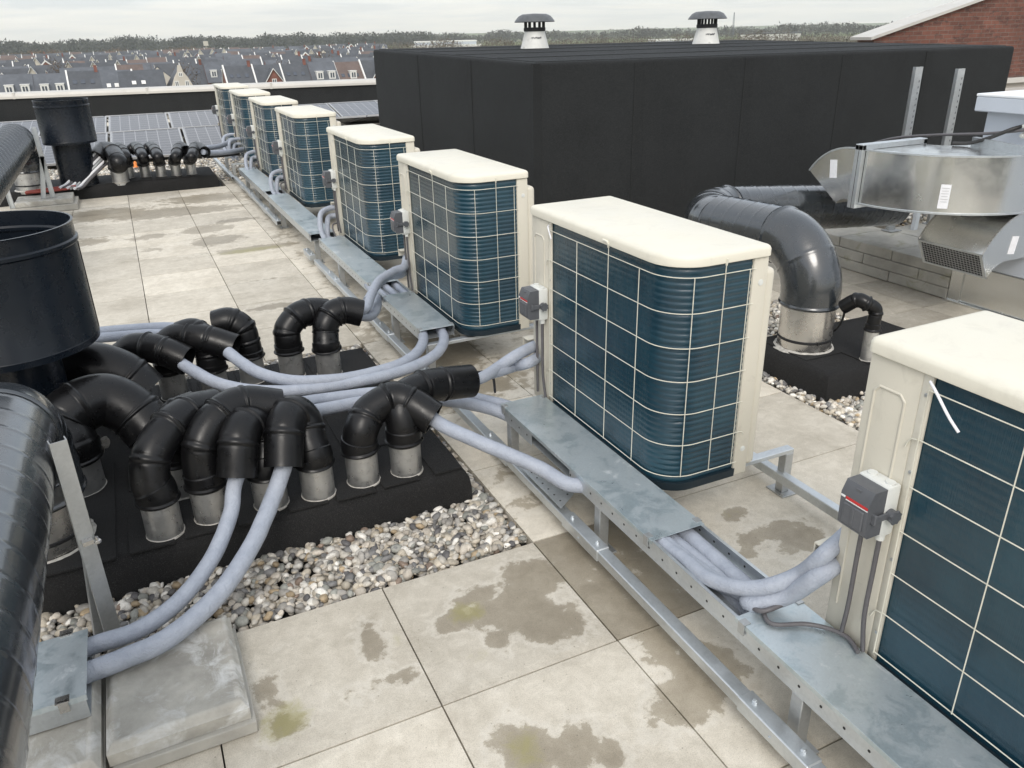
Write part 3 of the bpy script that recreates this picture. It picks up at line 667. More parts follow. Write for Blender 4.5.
    for yy in (-.63,): tube(g, [(o, yy, .845), (o - .006, yy, .866), (o - .006, yy + .03, .868)], .004, 6)
    tube(g, [(.204, -Ln - .0075, .845), (.204, -Ln - .011, .868)], .004, 6, 1, False)
    for z in (.69, .19): tube(g, [(o, -.168, z), (-.004, -.148, z - .004), (-.004, -.140, z - .03)], .0018, 6, 1, False)
    tube(g, [(.337, -Ln - .004, .19), (.352, -Ln - .008, .19), (.352, -Ln - .008, .175)], .0016, 6, 1, False)
    g.build('wire_guard', M['cream_wire'], t, 60)
    # rubber feet
    m = MB()
    for yy in (-.93, -.20): m.box((.06, yy - .02, -.012), (.10, yy + .02, .0)); m.box((.31, yy - .02, -.012), (.35, yy + .02, .0))
    m.build('foot', M['black_rubber'], t)
    # isolator switch
    s = MB(); s.box((-.046, -.152, .420), (-.001, -.060, .562), .007, 2)
    for yy in (-.135, -.082):
        s.lathe([(.012, 0), (.012, .004)], (-.022, yy, .562), 14); s.lathe([(.011, -.020), (.012, 0)], (-.022, yy, .422), 14)
    b = s.build('isolator_switch', M['pale_case'], t, 40)
    s = MB(); s.prism([(-.045, .430), (-.088, .430), (-.097, .440), (-.100, .525), (-.086, .557), (-.045, .557)], 'y', -.149, -.065)
    s.box((-.1025, -.138, .447), (-.097, -.078, .502), .002); s.box((-.1045, -.113, .452), (-.101, -.106, .497), .001); s.box((-.093, -.115, .5335), (-.0885, -.099, .5495), .001)
    s.build('switch_cover', M['grey_case'], b, 30)
    s = MB(); s.box((-.1015, -.147, .513), (-.0985, -.082, .5195)); s.build('red_stripe', M['red'], b)
    s = MB(); s.box((-.1017, -.147, .5095), (-.0987, -.082, .5115))
    for k in range(3): s.box((-.1015, -.079 + .0042 * k, .514), (-.0987, -.0755 + .0042 * k, .519))
    s.build('white_print', M['white'], b)
    s = MB()
    k = [(-.030 + .0155 * math.cos(a), .487 + .0155 * math.sin(a)) for a in [2 * PI * i / 20 for i in range(20)]]
    s.prism(k, 'y', -.153, -.168); k2 = [(-.030 + (.0195 if i % 2 else .0155) * math.cos(2 * PI * i / 16), .487 + (.0195 if i % 2 else .0155) * math.sin(2 * PI * i / 16)) for i in range(16)]
    s.prism(k2, 'y', -.168, -.174); s.box((-.082, -.160, .478), (-.030, -.154, .497), .002); s.box((-.086, -.162, .474), (-.078, -.140, .502), .002)
    s.build('rotary_handle', M['grey_case'], b, 30)
    for dy, (ex, ey) in ((-.135, (-.014, -.145)), (-.082, (-.016, -.073))):
        c = MB(); tube(c, [(-.022, dy, .405), (-.022, dy, .30), (-.021, dy + (.0), .16), (ex, ey, .05)], .0062, 10); c.build('cable', M['conduit'], t, 60)
    # pipe entry hood
    m = MB(); m.box((-.03, .001, .275), (.05, .05, .279)); m.box((-.03, .046, .235), (.05, .05, .2748)); m.build('pipe_entry_hood', M['beige'], t)
    return t
def copy_tree(o, parent=None, label=None, loc=None):
    c = o.copy(); COL.objects.link(c)
    if parent is not None: c.parent = parent
    if label: c['label'] = label
    if loc is not None: c.location = loc
    for ch in list(o.children): copy_tree(ch, c)
    return c
U8, U7, U6, U5, U4, U3, U2, U1 = 1.225, 3.03, 4.88, 6.73, 9.05, 10.85, 12.67, 14.58
hp = heat_pump('beige heat pump nearest the camera, cut off by the right edge', U8)
HL = [(U7, 'large beige heat pump in the middle of the picture, second nearest the camera'), (U6, 'beige heat pump third from the camera, just left of the central one'), (U5, 'beige heat pump fourth from the camera in the receding row'),
      (U4, 'beige heat pump fifth from the camera, left of the black box corner'), (U3, 'beige heat pump sixth from the camera, third from the far end'), (U2, 'beige heat pump second from the far end of the row'), (U1, 'farthest beige heat pump, at the end of the row before the parapet')]
HP = [hp]
for y, l in HL: HP.append(copy_tree(hp, None, l, (1.52, y, .22)))
def strap(h, pts, r):
    m = MB(); tube(m, pts, r, 8, 12); m.build('loose_plastic_tube', M['label'], h, 60)
strap(HP[0], [(-.006, -.17, .838), (-.02, -.20, .825), (-.03, -.245, .79), (-.03, -.275, .765)], .0034)
strap(HP[1], [(-.006, -.165, .835), (-.016, -.18, .83), (-.02, -.20, .812), (-.02, -.215, .79)], .003)

# ------------------------------------------------------------------ support frames
def frame(label, yfar, r0, r1, legs=(-.92, -.19), right=True, xl=1.255, joints=()):
    t = thing('support_frame', label, 'metal frame', (xl, yfar, 0), 'galvanised frames under the heat pumps'); X0 = -xl; Y0 = -yfar
    m = MB(); m.box((-.022, r0 + Y0, .062), (.022, r1 + Y0, .102), .003); m.build('rail', M['galv'], t, 30)
    m = MB(); m.box((-.018, r0 + Y0 - .003, .066), (.018, r0 + Y0 + .001, .098)); m.box((-.018, r1 + Y0 - .001, .066), (.018, r1 + Y0 + .003, .098)); m.build('rail_opening', M['black_rubber'], t)
    if right:
        m = MB(); m.box((.915, r0 + Y0, .06), (.955, r1 + Y0 + .1, .10), .003); m.build('rail', M['galv'], t, 30)
    for a in legs:
        c = MB(); c.box((-.026, a - .13, .058), (.026, a + .13, .106), .003)
        for q in (-.09, .09): c.lathe([(.008, .106), (.008, .112), (.005, .113), (.005, .118)], (0, a + q, 0), 8)
        c.lathe([(.004, 0), (.004, .002)], (-.027, a, .08), 8); c.build('coupler', M['galv'], t, 30)
        for x in ((.052, .935) if right else (.052,)):
            g = MB(); g.box((x - .0, a - .02, .008), (x + .04, a + .02, .188), .002); g.build('leg', M['galv_dull'], t, 30)
            f = MB(); f.box((x - .02, a - .05, .0), (x + .06, a + .05, .008), .001)
            f.lathe([(.008, .008), (.008, .016)], (x - .01, a - .035, 0), 6); f.lathe([(.008, .008), (.008, .016)], (x + .05, a + .035, 0), 6); f.build('foot_plate', M['galv_dull'], t, 30)
        g = MB(); g.box((.050, a - .02, .1885), (.975 if right else .7, a + .02, .2075), .002); g.build('crossbar', M['galv'], t, 30)
    return t
frame('galvanised frame under the nearest heat pump, bottom right', U8, -.5, 1.17, (-.90, -.13))
frame('galvanised frame under the central heat pump with a leg standing on the slabs at right', U7, 1.2, 3.42, (-.93, -.17))
frame('galvanised frame under the third heat pump', U6, 3.46, 5.75, (-.95, -.30))
frame('galvanised frame under the fourth heat pump, short rail', U5, 5.76, 6.48, (-.80, .02))
frame('galvanised frame under the fifth heat pump', U4, 8.16, 9.55, (-.75, -.10))
frame('galvanised frame under the sixth heat pump', U3, 9.57, 11.3, (-.92, -.19))
frame('galvanised frame under the second farthest heat pump', U2, 11.31, 13.5, (-.92, -.19), xl=1.235)

# ------------------------------------------------------------------ cable trays
def tray(label, y0, y1, lids, gaps_side=(), x0=1.303, x1=1.508, zb=.2082, zt=.262, group='galvanised cable trays beside the heat pumps', holes=True):
    # side walls stand from just under the crossbar top to the lid
    t = thing('cable_tray', label, 'cable tray', ((x0 + x1) / 2, y0, zb), group); ox = (x0 + x1) / 2
    m = MB(); L = y1 - y0; h = zt - zb; w = (x1 - x0) / 2
    m.box((-w, 0, .0), (w, L, .0015))
    segs = [(0, L)]
    for a, b in gaps_side: segs = [(0, a - y0), (b - y0, L)]
    for a, b in segs:
        m.box((-w - .0015, a, -.012), (-w, b, h - .001)); m.box((-w - .0015, a, h - .0014), (-w + .010, b, h))
    m.box((w, 0, -.012), (w + .0015, L, h - .001)); m.box((w - .010, 0, h - .0014), (w + .0015, L, h))
    m.build('channel', M['galv'], t, 30)
    if holes:
        m = MB(); k = int(L / .075)
        for i in range(k):
            y = .04 + i * .075
            if any(a <= y <= b for a, b in segs):
                pts = [(y + .0042 * math.cos(q), .020 + .0042 * math.sin(q)) for q in [2 * PI * j / 10 for j in range(10)]]
                m.prism(pts, 'x', -w - .0022, -w - .0012); m.prism([(a_, b_ + .004) for a_, b_ in pts], 'x', w - .0012, w - .0002)
        m.build('perforation', M['black_rubber'], t)
    for a, b in lids:
        m = MB(); m.box((-w - .004, a - y0, h + .0005), (w + .004, b - y0, h + .0025), .0005)
        m.box((-w - .004, a - y0, h - .012), (-w - .0026, b - y0, h + .0004)); m.box((w + .0026, a - y0, h - .012), (w + .004, b - y0, h + .0004))
        m.build('lid', M['galv_lid'], t, 30)
        for yy in (a - y0 + .03, b - y0 - .03):
            for sx in (-1, 1):
                c = MB(); xx = sx * (w + .006); c.box((xx - .002, yy - .012, h - .032), (xx + .0012, yy + .012, h + .005)); c.box((min(xx, xx - sx * .022), yy - .012, h + .003), (max(xx, xx - sx * .022), yy + .012, h + .0055))
                c.build('clip', M['galv_dull'], t)
    return t
tray('long galvanised cable tray beside the two nearest heat pumps, open for a stretch of hoses', -.3, 2.93, [(-.3, 1.34), (1.75, 2.925)], [(2.30, 2.62)])
tray('galvanised cable tray with short lid beside the third heat pump, hoses at its end', 4.0, 6.52, [(4.0, 4.74), (5.02, 6.5)], x1=1.500)
tray('far galvanised cable tray continuing beside the distant heat pumps', 6.68, 10.9, [(6.68, 8.75), (8.98, 10.88)], x0=1.27, x1=1.47, holes=False)
m = MB(); q = [(1.233, 2.596, 0.125), (1.314, 2.525, 0.125), (1.328, 2.308, 0.125), (1.232, 2.238, 0.125)]
q = [Vector(a) for a in q]; z = Vector((0, 0, .0018)); m.add([a - q[0] for a in q] + [a - q[0] + z for a in q], [(0, 1, 2, 3), (7, 6, 5, 4), (0, 4, 5, 1), (1, 5, 6, 2), (2, 6, 7, 3), (3, 7, 4, 0)])
o = m.build('perforated_plate', M['galv'], None); o.location = q[0]; tag(o, 'loose perforated steel offcut lying on the rail under the hose', 'metal plate')
m = MB()
for s_ in np.linspace(.15, .9, 6):
    for t_ in (.25, .75):
        a = q[0].lerp(q[3], s_); b = q[1].lerp(q[2], s_); c = a.lerp(b, t_) - q[0]; m.lathe([(.004, .0022), (.004, .0026)], c, 8)
m.build('perforation', M['black_rubber'], o)
# hose loops at the far openings
def loops(y, l):
    k = 1.36
    for i, (dx, dz) in enumerate(((0, .0), (.05, -.07))):
        hose(l + (', upper one' if i == 0 else ', lower one'), [(k + dx, y - .35, .225), (k + dx, y - .20, .235), (k + dx - .01, y - .11, .31 + dz), (k + dx + .02, y - .03, .42 + dz), (1.47, y + .03, .45 + dz), (1.56, y + .03, .45 + dz)], .022, GH)
    hose(l + ', thin cable', [(k + .1, y - .25, .23), (k + .09, y - .15, .27), (k + .1, y - .08, .33), (1.53, y - .06, .34)], .007, GC, 'conduit', 'power_cable', 'cable', 8)
loops(U5, 'hose loop rising from the tray to the fourth heat pump')
loops(U4, 'hose loop rising from the tray to the fifth heat pump')
loops(U3, 'hose loop rising from the tray to the sixth heat pump')
loops(U2 - .25, 'hose loop beside the second farthest heat pump')
loops(U1 - 1.5, 'hose loop before the farthest heat pump')
for i, (a, l) in enumerate(((0, 'outermost'), (.07, 'middle'), (.14, 'innermost'))):
    hose('short length of hose crossing the tray opening at the third heat pump, ' + l, [(1.35 + a, 4.65, .222), (1.35 + a, 5.1, .222)], .022, GH)
hose('lavender hose leaving the right far elbow towards the end of the frame', [(0.907, 11.259, 0.450), (1.036, 11.498, 0.400), (1.272, 11.802, 0.360), (1.55, 12.2, .33)], .035, GH)
hose('second lavender hose bundled behind the far elbow', [(1.008, 11.925, 0.420), (1.222, 12.209, 0.400), (1.452, 12.715, 0.400), (1.55, 12.8, .40)], .035, GH)
hose('dark cable bundle beside the far hoses', [(0.990, 11.627, 0.350), (1.234, 12.001, 0.300), (1.455, 12.260, 0.280)], .03, None, 'black_cable', 'power_cable', 'cable', 8)

# ------------------------------------------------------------------ spiral ducts
def arc(c, r, a0, a1, n, plane):
    out = []
    for i in range(n + 1):
        a = R(a0 + (a1 - a0) * i / n); u, v = r * math.cos(a), r * math.sin(a)
        out.append({'yz': (c[0], c[1] + u, c[2] + v), 'xy': (c[0] + u, c[1] + v, c[2]), 'xz': (c[0] + u, c[1], c[2] + v)}[plane])
    return out
def spiral(name, label, segs, r, pitch, sleeve=None, group=None, mat='duct_paint', ridge=.0016):
    """segs: list of (partname, pts, kind) kind 's' spiral-seamed, 'e' smooth elbow with end beads"""
    o0 = Vector(segs[0][1][0]); t = thing(name, label, 'duct', tuple(o0), group)
    for pn, pts, kd in segs:
        path = Path([Vector(p) - o0 for p in pts]); L = path.L; m = MB()
        if kd == 's':
            n = int(L / .006)
            def rf(d, a):
                w = ((d / pitch + a / (2 * PI)) % 1.0); w = min(w, 1 - w) * pitch; return ridge * math.exp(-(w / (.004 if ridge < .01 else .012)) ** 2)
            sweep(m, path, [(L * i / n, r) for i in range(n + 1)], 48, rf)
        else:
            n = max(30, int(L / .005)); cuts = [0.012, .5 * L, L - .012] if kd == 'e' else [.012 + (L - .024) * i / 5 for i in range(6)]
            def rd(d): return r + .002 + sum((.007 if i in (0, len(cuts) - 1) else .003) * math.exp(-((d - c) / .006) ** 2) for i, c in enumerate(cuts))
            sweep(m, path, [(L * i / n, rd(L * i / n)) for i in range(n + 1)], 48)
        m.build(pn, M[mat], t, 40)
    if sleeve:
        (x, y), rs, zt, mt = sleeve; c = Vector((x, y, .15)) - o0
        MB().lathe([(rs, -.03), (rs, zt - .15)], c, 40, False).build('steel_collar', M[mt], t, 40)
        m = MB().lathe([(rs + .001, .055), (rs + .004, .058), (rs + .004, .068), (rs + .001, .071)], c, 40, False); m.lathe([(.006, -.009), (.006, .009)], c + Vector((-.3 * rs, -rs * .97, .063)), 8); m.build('clamp_band', M['black_rubber'], t, 40)
        g = MB().lathe([(rs + .002, -.004), (rs + .025, -.001), (rs + .018, .005), (rs + .002, .012)], c, 60, False)
        for v in range(len(g.v)): X = Vector(g.v[v]) - c; w = 1 + .05 * noise.noise(X * 30); X = Vector((X.x * w, X.y * w, X.z)) + c; g.v[v] = tuple(X)
        g.build('foil_skirt', M['foil'], t, 50)
    return t
nx_, ny_ = -.527, 2.87
spiral('spiral_duct', 'large glossy dark spiral duct along the left edge, bending down into the near curb',
       [('straight_duct', [(nx_, -1.5, .675), (nx_, ny_ - .26, .675)], 's'),
        ('bend', arc((nx_, ny_ - .26, .415), .26, 90, 0, 24, 'yz') + [(nx_, ny_, .34)], 'e3')], .166, .115, ((nx_, ny_), .150, .36, 'inox'), ridge=.0017)
spiral('spiral_duct', 'distant grey ribbed spiral duct turning down into the far curb at the left edge',
       [('straight_duct', [(-1.12, 6.2, .755), (-1.12, 11.05, .755)], 's'),
        ('bend', arc((-1.12, 11.05, .405), .35, 90, 0, 24, 'yz') + [(-1.12, 11.40, .36)], 'e3')], .185, .07, ((-1.12, 11.40), .165, .38, 'pipe_stub'), mat='duct_paint', ridge=.012)
sx, sy = 3.205, 3.03
spiral('spiral_duct', 'big dark elbow duct rising from the bright steel collar near the black box',
       [('bend', [(sx, sy, .395), (sx, sy, .45)] + arc((sx, sy + .27, .45), .27, 180, 90, 26, 'yz'), 'e'),
        ('straight_duct', [(sx, sy + .27, .72), (sx, sy + .78, .70)], 's'),
        ('side_bend', arc((sx + .3, sy + .78, .68), .3, 180, 90, 20, 'xy'), 'e3'),
        ('straight_duct', [(sx + .3, sy + 1.08, .68), (5.15, sy + 1.15, .53)], 's')], .155, .11, ((sx, sy), .143, .40, 'inox'))
# duct posts
def uprofile(mb, x, y, z0, z1, w=.042, d=.022, t=.003, lean=(0, 0), ang=0):
    def tr(p, z):
        k = (z - z0) / (z1 - z0); c, s = math.cos(ang), math.sin(ang)
        return (x + p[0] * c - p[1] * s + lean[0] * k, y + p[0] * s + p[1] * c + lean[1] * k, z)
    poly = [(-w / 2, 0), (w / 2, 0), (w / 2, -d), (w / 2 - t, -d), (w / 2 - t, -t), (-w / 2 + t, -t), (-w / 2 + t, -d), (-w / 2, -d)]
    n = 8; vs = [tr(p, z0) for p in poly] + [tr(p, z1) for p in poly]
    fs = [(i, (i + 1) % n, n + (i + 1) % n, n + i) for i in range(n)] + [(0, 1, 4, 5)[::-1], (1, 2, 3, 4)[::-1], (0, 5, 6, 7)[::-1], (8, 9, 12, 13), (9, 10, 11, 12), (8, 13, 14, 15)]
    mb.add(vs, fs)
t = thing('duct_support', 'galvanised strut stand with two channel legs holding the near spiral duct', 'duct stand', (-.332, 2.35, 0))
m = MB(); uprofile(m, 0, 0, .0, .755, .046, .03, lean=(.0, -.0), ang=PI + .25); m.build('post', M['galv_dull'], t)
m = MB(); uprofile(m, -.045, .06, .0, .40, .04, .03, lean=(.045, -.03), ang=PI + .25); m.build('brace', M['galv_dull'], t)
m = MB().obox((.0, .0, .42), (.03, .045, .014), (0, 0, .25)); m.lathe([(.011, 0), (.011, .008), (.005, .009), (.005, .02)], (.028, -.01, .41), 6); m.build('bolt', M['inox'], t)
t = thing('duct_support', 'pale strut stand under the distant spiral duct beside the far concrete blocks', 'duct stand', (-.86, 10.75, 0))
m = MB(); uprofile(m, 0, 0, .0, .92, .05, .03, lean=(-.02, 0)); m.build('post', M['galv'], t)
m = MB(); uprofile(m, -.13, 0, .0, .60, .05, .03, lean=(.12, 0)); m.build('brace', M['galv'], t)
m = MB(); uprofile(m, -.42, -.1, .0, .70, .05, .03, lean=(-.03, 0)); m.build('post', M['galv'], t)

# ------------------------------------------------------------------ pots
def pot(label, x, y, r, z0, z1, rp, zp):
    t = thing('vent_pot', label, 'vent', (x, y, zp), 'dark open topped vent pots')
    h0, h1 = z0 - zp, z1 - zp
    m = MB().lathe([(rp, h0), (r - .03, h0 - .0), (r, h0 + .004), (r + .002, h0 + .03), (r, h0 + .034), (r, h1 - .085), (r + .007, h1 - .078), (r + .007, h1 - .066), (r, h1 - .06), (r, h1 - .006), (r + .003, h1), (r - .006, h1), (r - .008, h1 - .06), (r - .014, h1 - .068), (r - .014, h1 - .08), (r - .008, h1 - .088), (r - .008, h0 + .18), (rp + .02, h0 + .10)], seg=72, close=False)
    m.build('hood', M['pot_paint'], t, 30)
    m = MB().lathe([(rp, 0), (rp, h0 + .02)], seg=56, close=False); m.lathe([(rp + .02, h0 + .05), (rp + .02, h0 + .10), (rp - .03, h0 + .05)], seg=56, close=False); m.build('pipe', M['pot_paint'], t, 30)
    m = MB()
    tube(m, [(r + .001, 0, h0 + .03), (r + .001, 0, h1 - .09)], .0018, 6, 1, False); m.build('seam', M['pot_paint'], t)
    return t
pot('big dark blue grey open pot at the left edge above the thick elbows', -.555, 3.55, .315, .675, 1.158, .15, .15)
pot('distant dark open pot standing on the far curb', -.585, 11.45, .30, .655, 1.16, .215, .15)

# ------------------------------------------------------------------ slabs and small tray at left
def slab(label, a, b, mat='concrete', rim=True):
    t = thing('concrete_slab', label, 'paving slab', (a[0], a[1], a[2]))
    w, l, h = b[0] - a[0], b[1] - a[1], b[2] - a[2]; m = MB()
    if rim:
        k = []
        for ins, z in ((0, 0), (0, h - .022), (.006, h - .018), (.012, h - .006), (.018, h), (.026, h), (.030, h - .003)): k.append((rrect(ins, w - ins, ins, l - ins, (.004,) * 4, 2), z))
        loft(m, k)
    else: m.box((0, 0, 0), (w, l, h), .003)
    m.build('block', M[mat], t, 40); return t
slab('thick weathered concrete slab with whitish top under the hoses, lower left', (-.352, 1.815, .0445), (.012, 2.235, .105))
slab('thin concrete slab edge beneath the thick whitish slab', (-.345, 1.80, .002), (.022, 2.23, .043), 'concrete_mossy', False)
slab('concrete slab under the small tray beside the big duct', (-.76, 1.79, .0445), (-.366, 2.21, .098))
slab('mossy lower concrete slab beneath the small tray', (-.76, 1.775, .002), (-.362, 2.2, .043), 'concrete_mossy', False)
slab('concrete block under the distant duct stand', (-1.3, 10.55, .002), (-.62, 11.1, .07), 'concrete_mossy', False)
slab('second concrete block stacked by the distant duct stand', (-1.25, 10.6, .072), (-.66, 11.05, .13), 'concrete', False)
t = thing('cable_tray', 'short galvanised tray box on concrete by the big duct taking the two hoses', 'cable tray', (-.62, 1.965, .1)); t.scale = (1, 1.18, 1)
m = MB(); m.box((0, 0, 0), (.235, .0015, .078)); m.box((0, .235, 0), (.235, .2365, .078)); m.box((0, 0.0016, 0), (.235, .2349, .0015)); m.build('channel', M['galv'], t)
m = MB(); m.box((-.01, -.004, .0785), (.24, .241, .0805)); m.box((-.01, -.004, .062), (.24, -.0026, .0784)); m.build('lid', M['galv_lid'], t)
for yy in (-.0075, .238): m = MB(); m.box((.17, yy, .045), (.195, yy + .003, .084)); m.box((.165, yy - .004, .081), (.2, yy + .02, .084)); m.build('clip', M['inox'], t)
m = MB(); m.prism([(.09 + .005 * math.cos(a), .03 + .005 * math.sin(a)) for a in [2 * PI * i / 10 for i in range(10)]], 'y', -.001, .0); m.build('hole', M['black_rubber'], t)
# torn foil scrap between the thick elbows and the duct
m = MB(); tube(m, [(-0.391, 3.370, 0.190), (-0.351, 3.385, 0.220), (-0.308, 3.358, 0.260), (-0.310, 3.355, 0.290)], .016, 9, 10)
for i in range(len(m.v)): v = Vector(m.v[i]); m.v[i] = tuple(v + Vector((noise.noise(v * 40), noise.noise(v * 43 + Vector((5, 5, 5))), noise.noise(v * 37 + Vector((9, 1, 1))))) * .012)
c0 = Vector(m.v[0]); m.v = [tuple(Vector(v) - c0) for v in m.v]
o = m.build('insulation_scrap', M['foil'], None, 60); o.location = c0; tag(o, 'torn scrap of pale insulation foil behind the big duct', 'scrap')

# ------------------------------------------------------------------ far cables
CB = [Vector((-0.290, 11.450, 0.450)), Vector((-0.384, 11.390, 0.380)), Vector((-0.530, 11.310, 0.270)), Vector((-0.637, 11.246, 0.180)), Vector((-0.702, 11.114, 0.170))]
for i in range(6):
    k = (i - 2.5) * .032
    hose('pale cable spilling from the thick far elbow, strand %s' % ['on the outside', 'second from outside', 'third from outside', 'third from inside', 'second from inside', 'on the inside'][i], [c + Vector((k * (.6 + .15 * j), -.01 * i, -k * .8 * (1 - j * .2))) for j, c in enumerate(CB)], .016, 'cables at the thick far elbow', ['label', 'conduit', 'label', 'galv_dull', 'label', 'conduit'][i], 'cable', 'cable', 8)
RC = [Vector((-0.628, 11.226, 0.170)), Vector((-0.801, 11.178, 0.170)), Vector((-0.954, 11.055, 0.180)), Vector((-1.159, 11.099, 0.170))]
for i in range(3):
    hose('dull red cable lying along the far curb, %s' % ['rear one', 'middle one', 'front one'][i], [c + Vector((.0, -.05 * i, .01 * math.sin(i * 2 + j))) for j, c in enumerate(RC)], .013, None, 'red_cable', 'cable', 'cable', 8)
o = MB().lathe([(.0, 0), (.05, 0), (.04, .02), (.02, .07), (.012, .085)], seg=14).build('orange_cap', M['orange'], None, 40); o.location = (0.101, 13.436, 0.050); tag(o, 'small orange plastic cap among the pebbles behind the far curb', 'cap')

# ------------------------------------------------------------------ black clad roof box
BX0, BX1, BY0, BY1, BH = 2.87, 8.35, 5.665, 9.85, 1.55
t = thing('rooftop_enclosure', 'long black bitumen clad plant box with flat top, right of the heat pumps', 'roof structure', (BX0, BY0, 0))
m = MB(); w, l = BX1 - BX0, BY1 - BY0
lp = []
for ins, z in ((0, -.04), (0, BH - .03), (.004, BH - .012), (.014, BH - .002), (.03, BH)): lp.append((rrect(ins, w - ins, ins, l - ins, (.02,) * 4, 3), z))
loft(m, lp); m.build('wall_cladding', M['membrane'], t, 40)
m = MB(); m.box((.06, .06, BH - .02), (w - .06, l - .06, BH + .006), .004); m.build('roof_membrane', M['membrane'], t)
def strips(name, bits):
    m = MB()
    for a, b in bits: m.box(a, b, .0012)
    m.build(name, M['membrane'], t)
sb = []
for x in (.90, 2.01, 3.12, 4.2): strips('wall_seam', [((x, -.004, .0), (x + .10, .004, BH - .02))])
for y in (1.2, 2.6): strips('wall_seam', [((-.004, y, 0), (.004, y + .09, BH - .02))])
strips('wall_seam', [((-.005, -.008, .0), (.06, .03, BH - .004))])
for y in (.75, 1.7, 2.65, 3.55): strips('roof_seam', [((.09, y, BH + .002), (w - .09, y + .09, BH + .0105))])
def btop(x, y): return .017 - .033 * x / 5.4 + .058 * y / 4.18     # the lid of the box falls slightly to the front right
for ch in t.children:
    for v in ch.data.vertices:
        if v.co.z > 1.0: v.co.z += btop(v.co.x, v.co.y)
        elif v.co.x < -.001 or v.co.y < -.001: pass
def roofvent(label, x, y, s, slots):
    t = thing('roof_vent', label, 'roof vent', (x, y, BH + .004 + btop(x - BX0, y - BY0)), 'roof vents on the black box')
    m = MB().lathe([(.185 * s, -.012), (.175 * s, .01), (.125 * s, .19 * s), (.12 * s, .2 * s)], seg=36); m.build('flashing', M['roof_vent_white'], t, 30)
    m = MB(); 
    for k in range(9): 
        a = -2.25 + k * .09 + rng.random() * .03; z = .115 * s + rng.random() * .012; r = .152 * s
        m.obox((r * math.cos(a), r * math.sin(a), z), (.003, .012 * s, .006 + .01 * s * rng.random()), (0, 0, a))
    m.build('smudged_lettering', M['grey_case'], t)
    m = MB().lathe([(.115 * s, .19 * s), (.135 * s, .2 * s), (.135 * s, .235 * s), (.12 * s, .24 * s)], seg=36)
    for k in range(slots):
        a = 2 * PI * k / slots; m.obox((.122 * s * math.cos(a), .122 * s * math.sin(a), .27 * s), (.012, .020 * s, .075 * s), (0, 0, a))
    m.build('louvre', M['black_rubber'], t, 30)
    m = MB().lathe([(.10 * s, .300 * s), (.245 * s, .298 * s), (.25 * s, .303 * s), (.235 * s, .325 * s), (.20 * s, .365 * s), (.15 * s, .388 * s), (.0, .396 * s)], seg=48, close=False)
    m.build('cap', M['cap_grey'], t, 35); return t
roofvent('domed grey roof vent with white base on the black box, left one', *V1, .90, 12)
roofvent('domed grey roof vent with white base on the black box, right one', *V2, .93, 18)

# ------------------------------------------------------------------ parapet
pa, pb = Vector((-14., 25.6, 0)), Vector((13., 20.8, 0)); dv = pb - pa; ang = math.atan2(dv.y, dv.x)
t = thing('parapet_wall', 'low black roof edge parapet with pale cream coping beyond the solar panels', 'parapet', tuple(pa), rz=ang)
MB().box((0, 0, -.3), (dv.length, .3, .565), .004).build('wall', M['membrane'], t)
m = MB(); m.prism([(-.05, .562), (-.05, .615), (-.03, .665), (.0, .685), (.34, .70), (.36, .66), (.36, .562), (.33, .562), (.33, .57), (-.02, .57), (-.02, .562)], 'x', 0, dv.length); m.build('coping', M['coping'], t, 20)
for x in np.arange(3, 26, 3.): MB().box((x, -.056, .556), (x + .05, .365, .7005)).build('coping_joint', M['coping'], t)
for x in np.arange(1.1, 26, 1.55): MB().box((x, -.004, .0), (x + .07, .002, .56)).build('wall_seam', M['membrane'], t)

# ------------------------------------------------------------------ solar panels
pw, pl = 1.12, 1.72
t0 = None; rown = ['front', 'second', 'third', 'rear']
ordn = ['first', 'second', 'third', 'fourth', 'fifth', 'sixth', 'seventh', 'eighth', 'ninth', 'tenth', 'eleventh', 'twelfth', 'thirteenth', 'fourteenth', 'fifteenth']
tens = {20: 'twenty', 30: 'thirty', 40: 'forty', 50: 'fifty'}
def ordinal(n):
    base = ordn + ['sixteenth', 'seventeenth', 'eighteenth', 'nineteenth', 'twentieth']
    if n <= 20: return base[n - 1]
    k = n // 10 * 10; return {30: 'thirtieth', 40: 'fortieth', 50: 'fiftieth'}[k] if n == k else tens[k] + '-' + ordn[n - k - 1]
def panel():
    t = thing('solar_panel', 'x', 'solar panel', (0, 0, 0), 'solar panels on the flat roof')
    m = MB(); e = .028
    for a, b in (((-pw / 2, -pl / 2, 0), (pw / 2, -pl / 2 + e, .035)), ((-pw / 2, pl / 2 - e, 0), (pw / 2, pl / 2, .035)), ((-pw / 2, -pl / 2 + e, 0), (-pw / 2 + e, pl / 2 - e, .035)), ((pw / 2 - e, -pl / 2 + e, 0), (pw / 2, pl / 2 - e, .035))): m.box(a, b)
    m.build('frame', M['pv_frame'], t)
    MB().box((-pw / 2 + e, -pl / 2 + e, .006), (pw / 2 - e, pl / 2 - e, .030)).build('cells', M['pv'], t)
    return t
pn = panel(); first = True
for r in range(4):
    for cidx in range(13):
        x = -6.6 + cidx * 1.16; y = 14.95 + r * 1.78
        if 9.0 < x: continue
        if x > 2.2 and y < 16.3: continue
        o = pn if first else copy_tree(pn); first = False
        tl = R(8) if r % 2 == 0 else R(-8)
        o.location = (x, y, .20); o.rotation_euler = (tl, 0, R(-2)); o['label'] = '%s from the left in the %s row of tilted solar panels' % (ordinal(cidx + 1), rown[r])
m = MB()
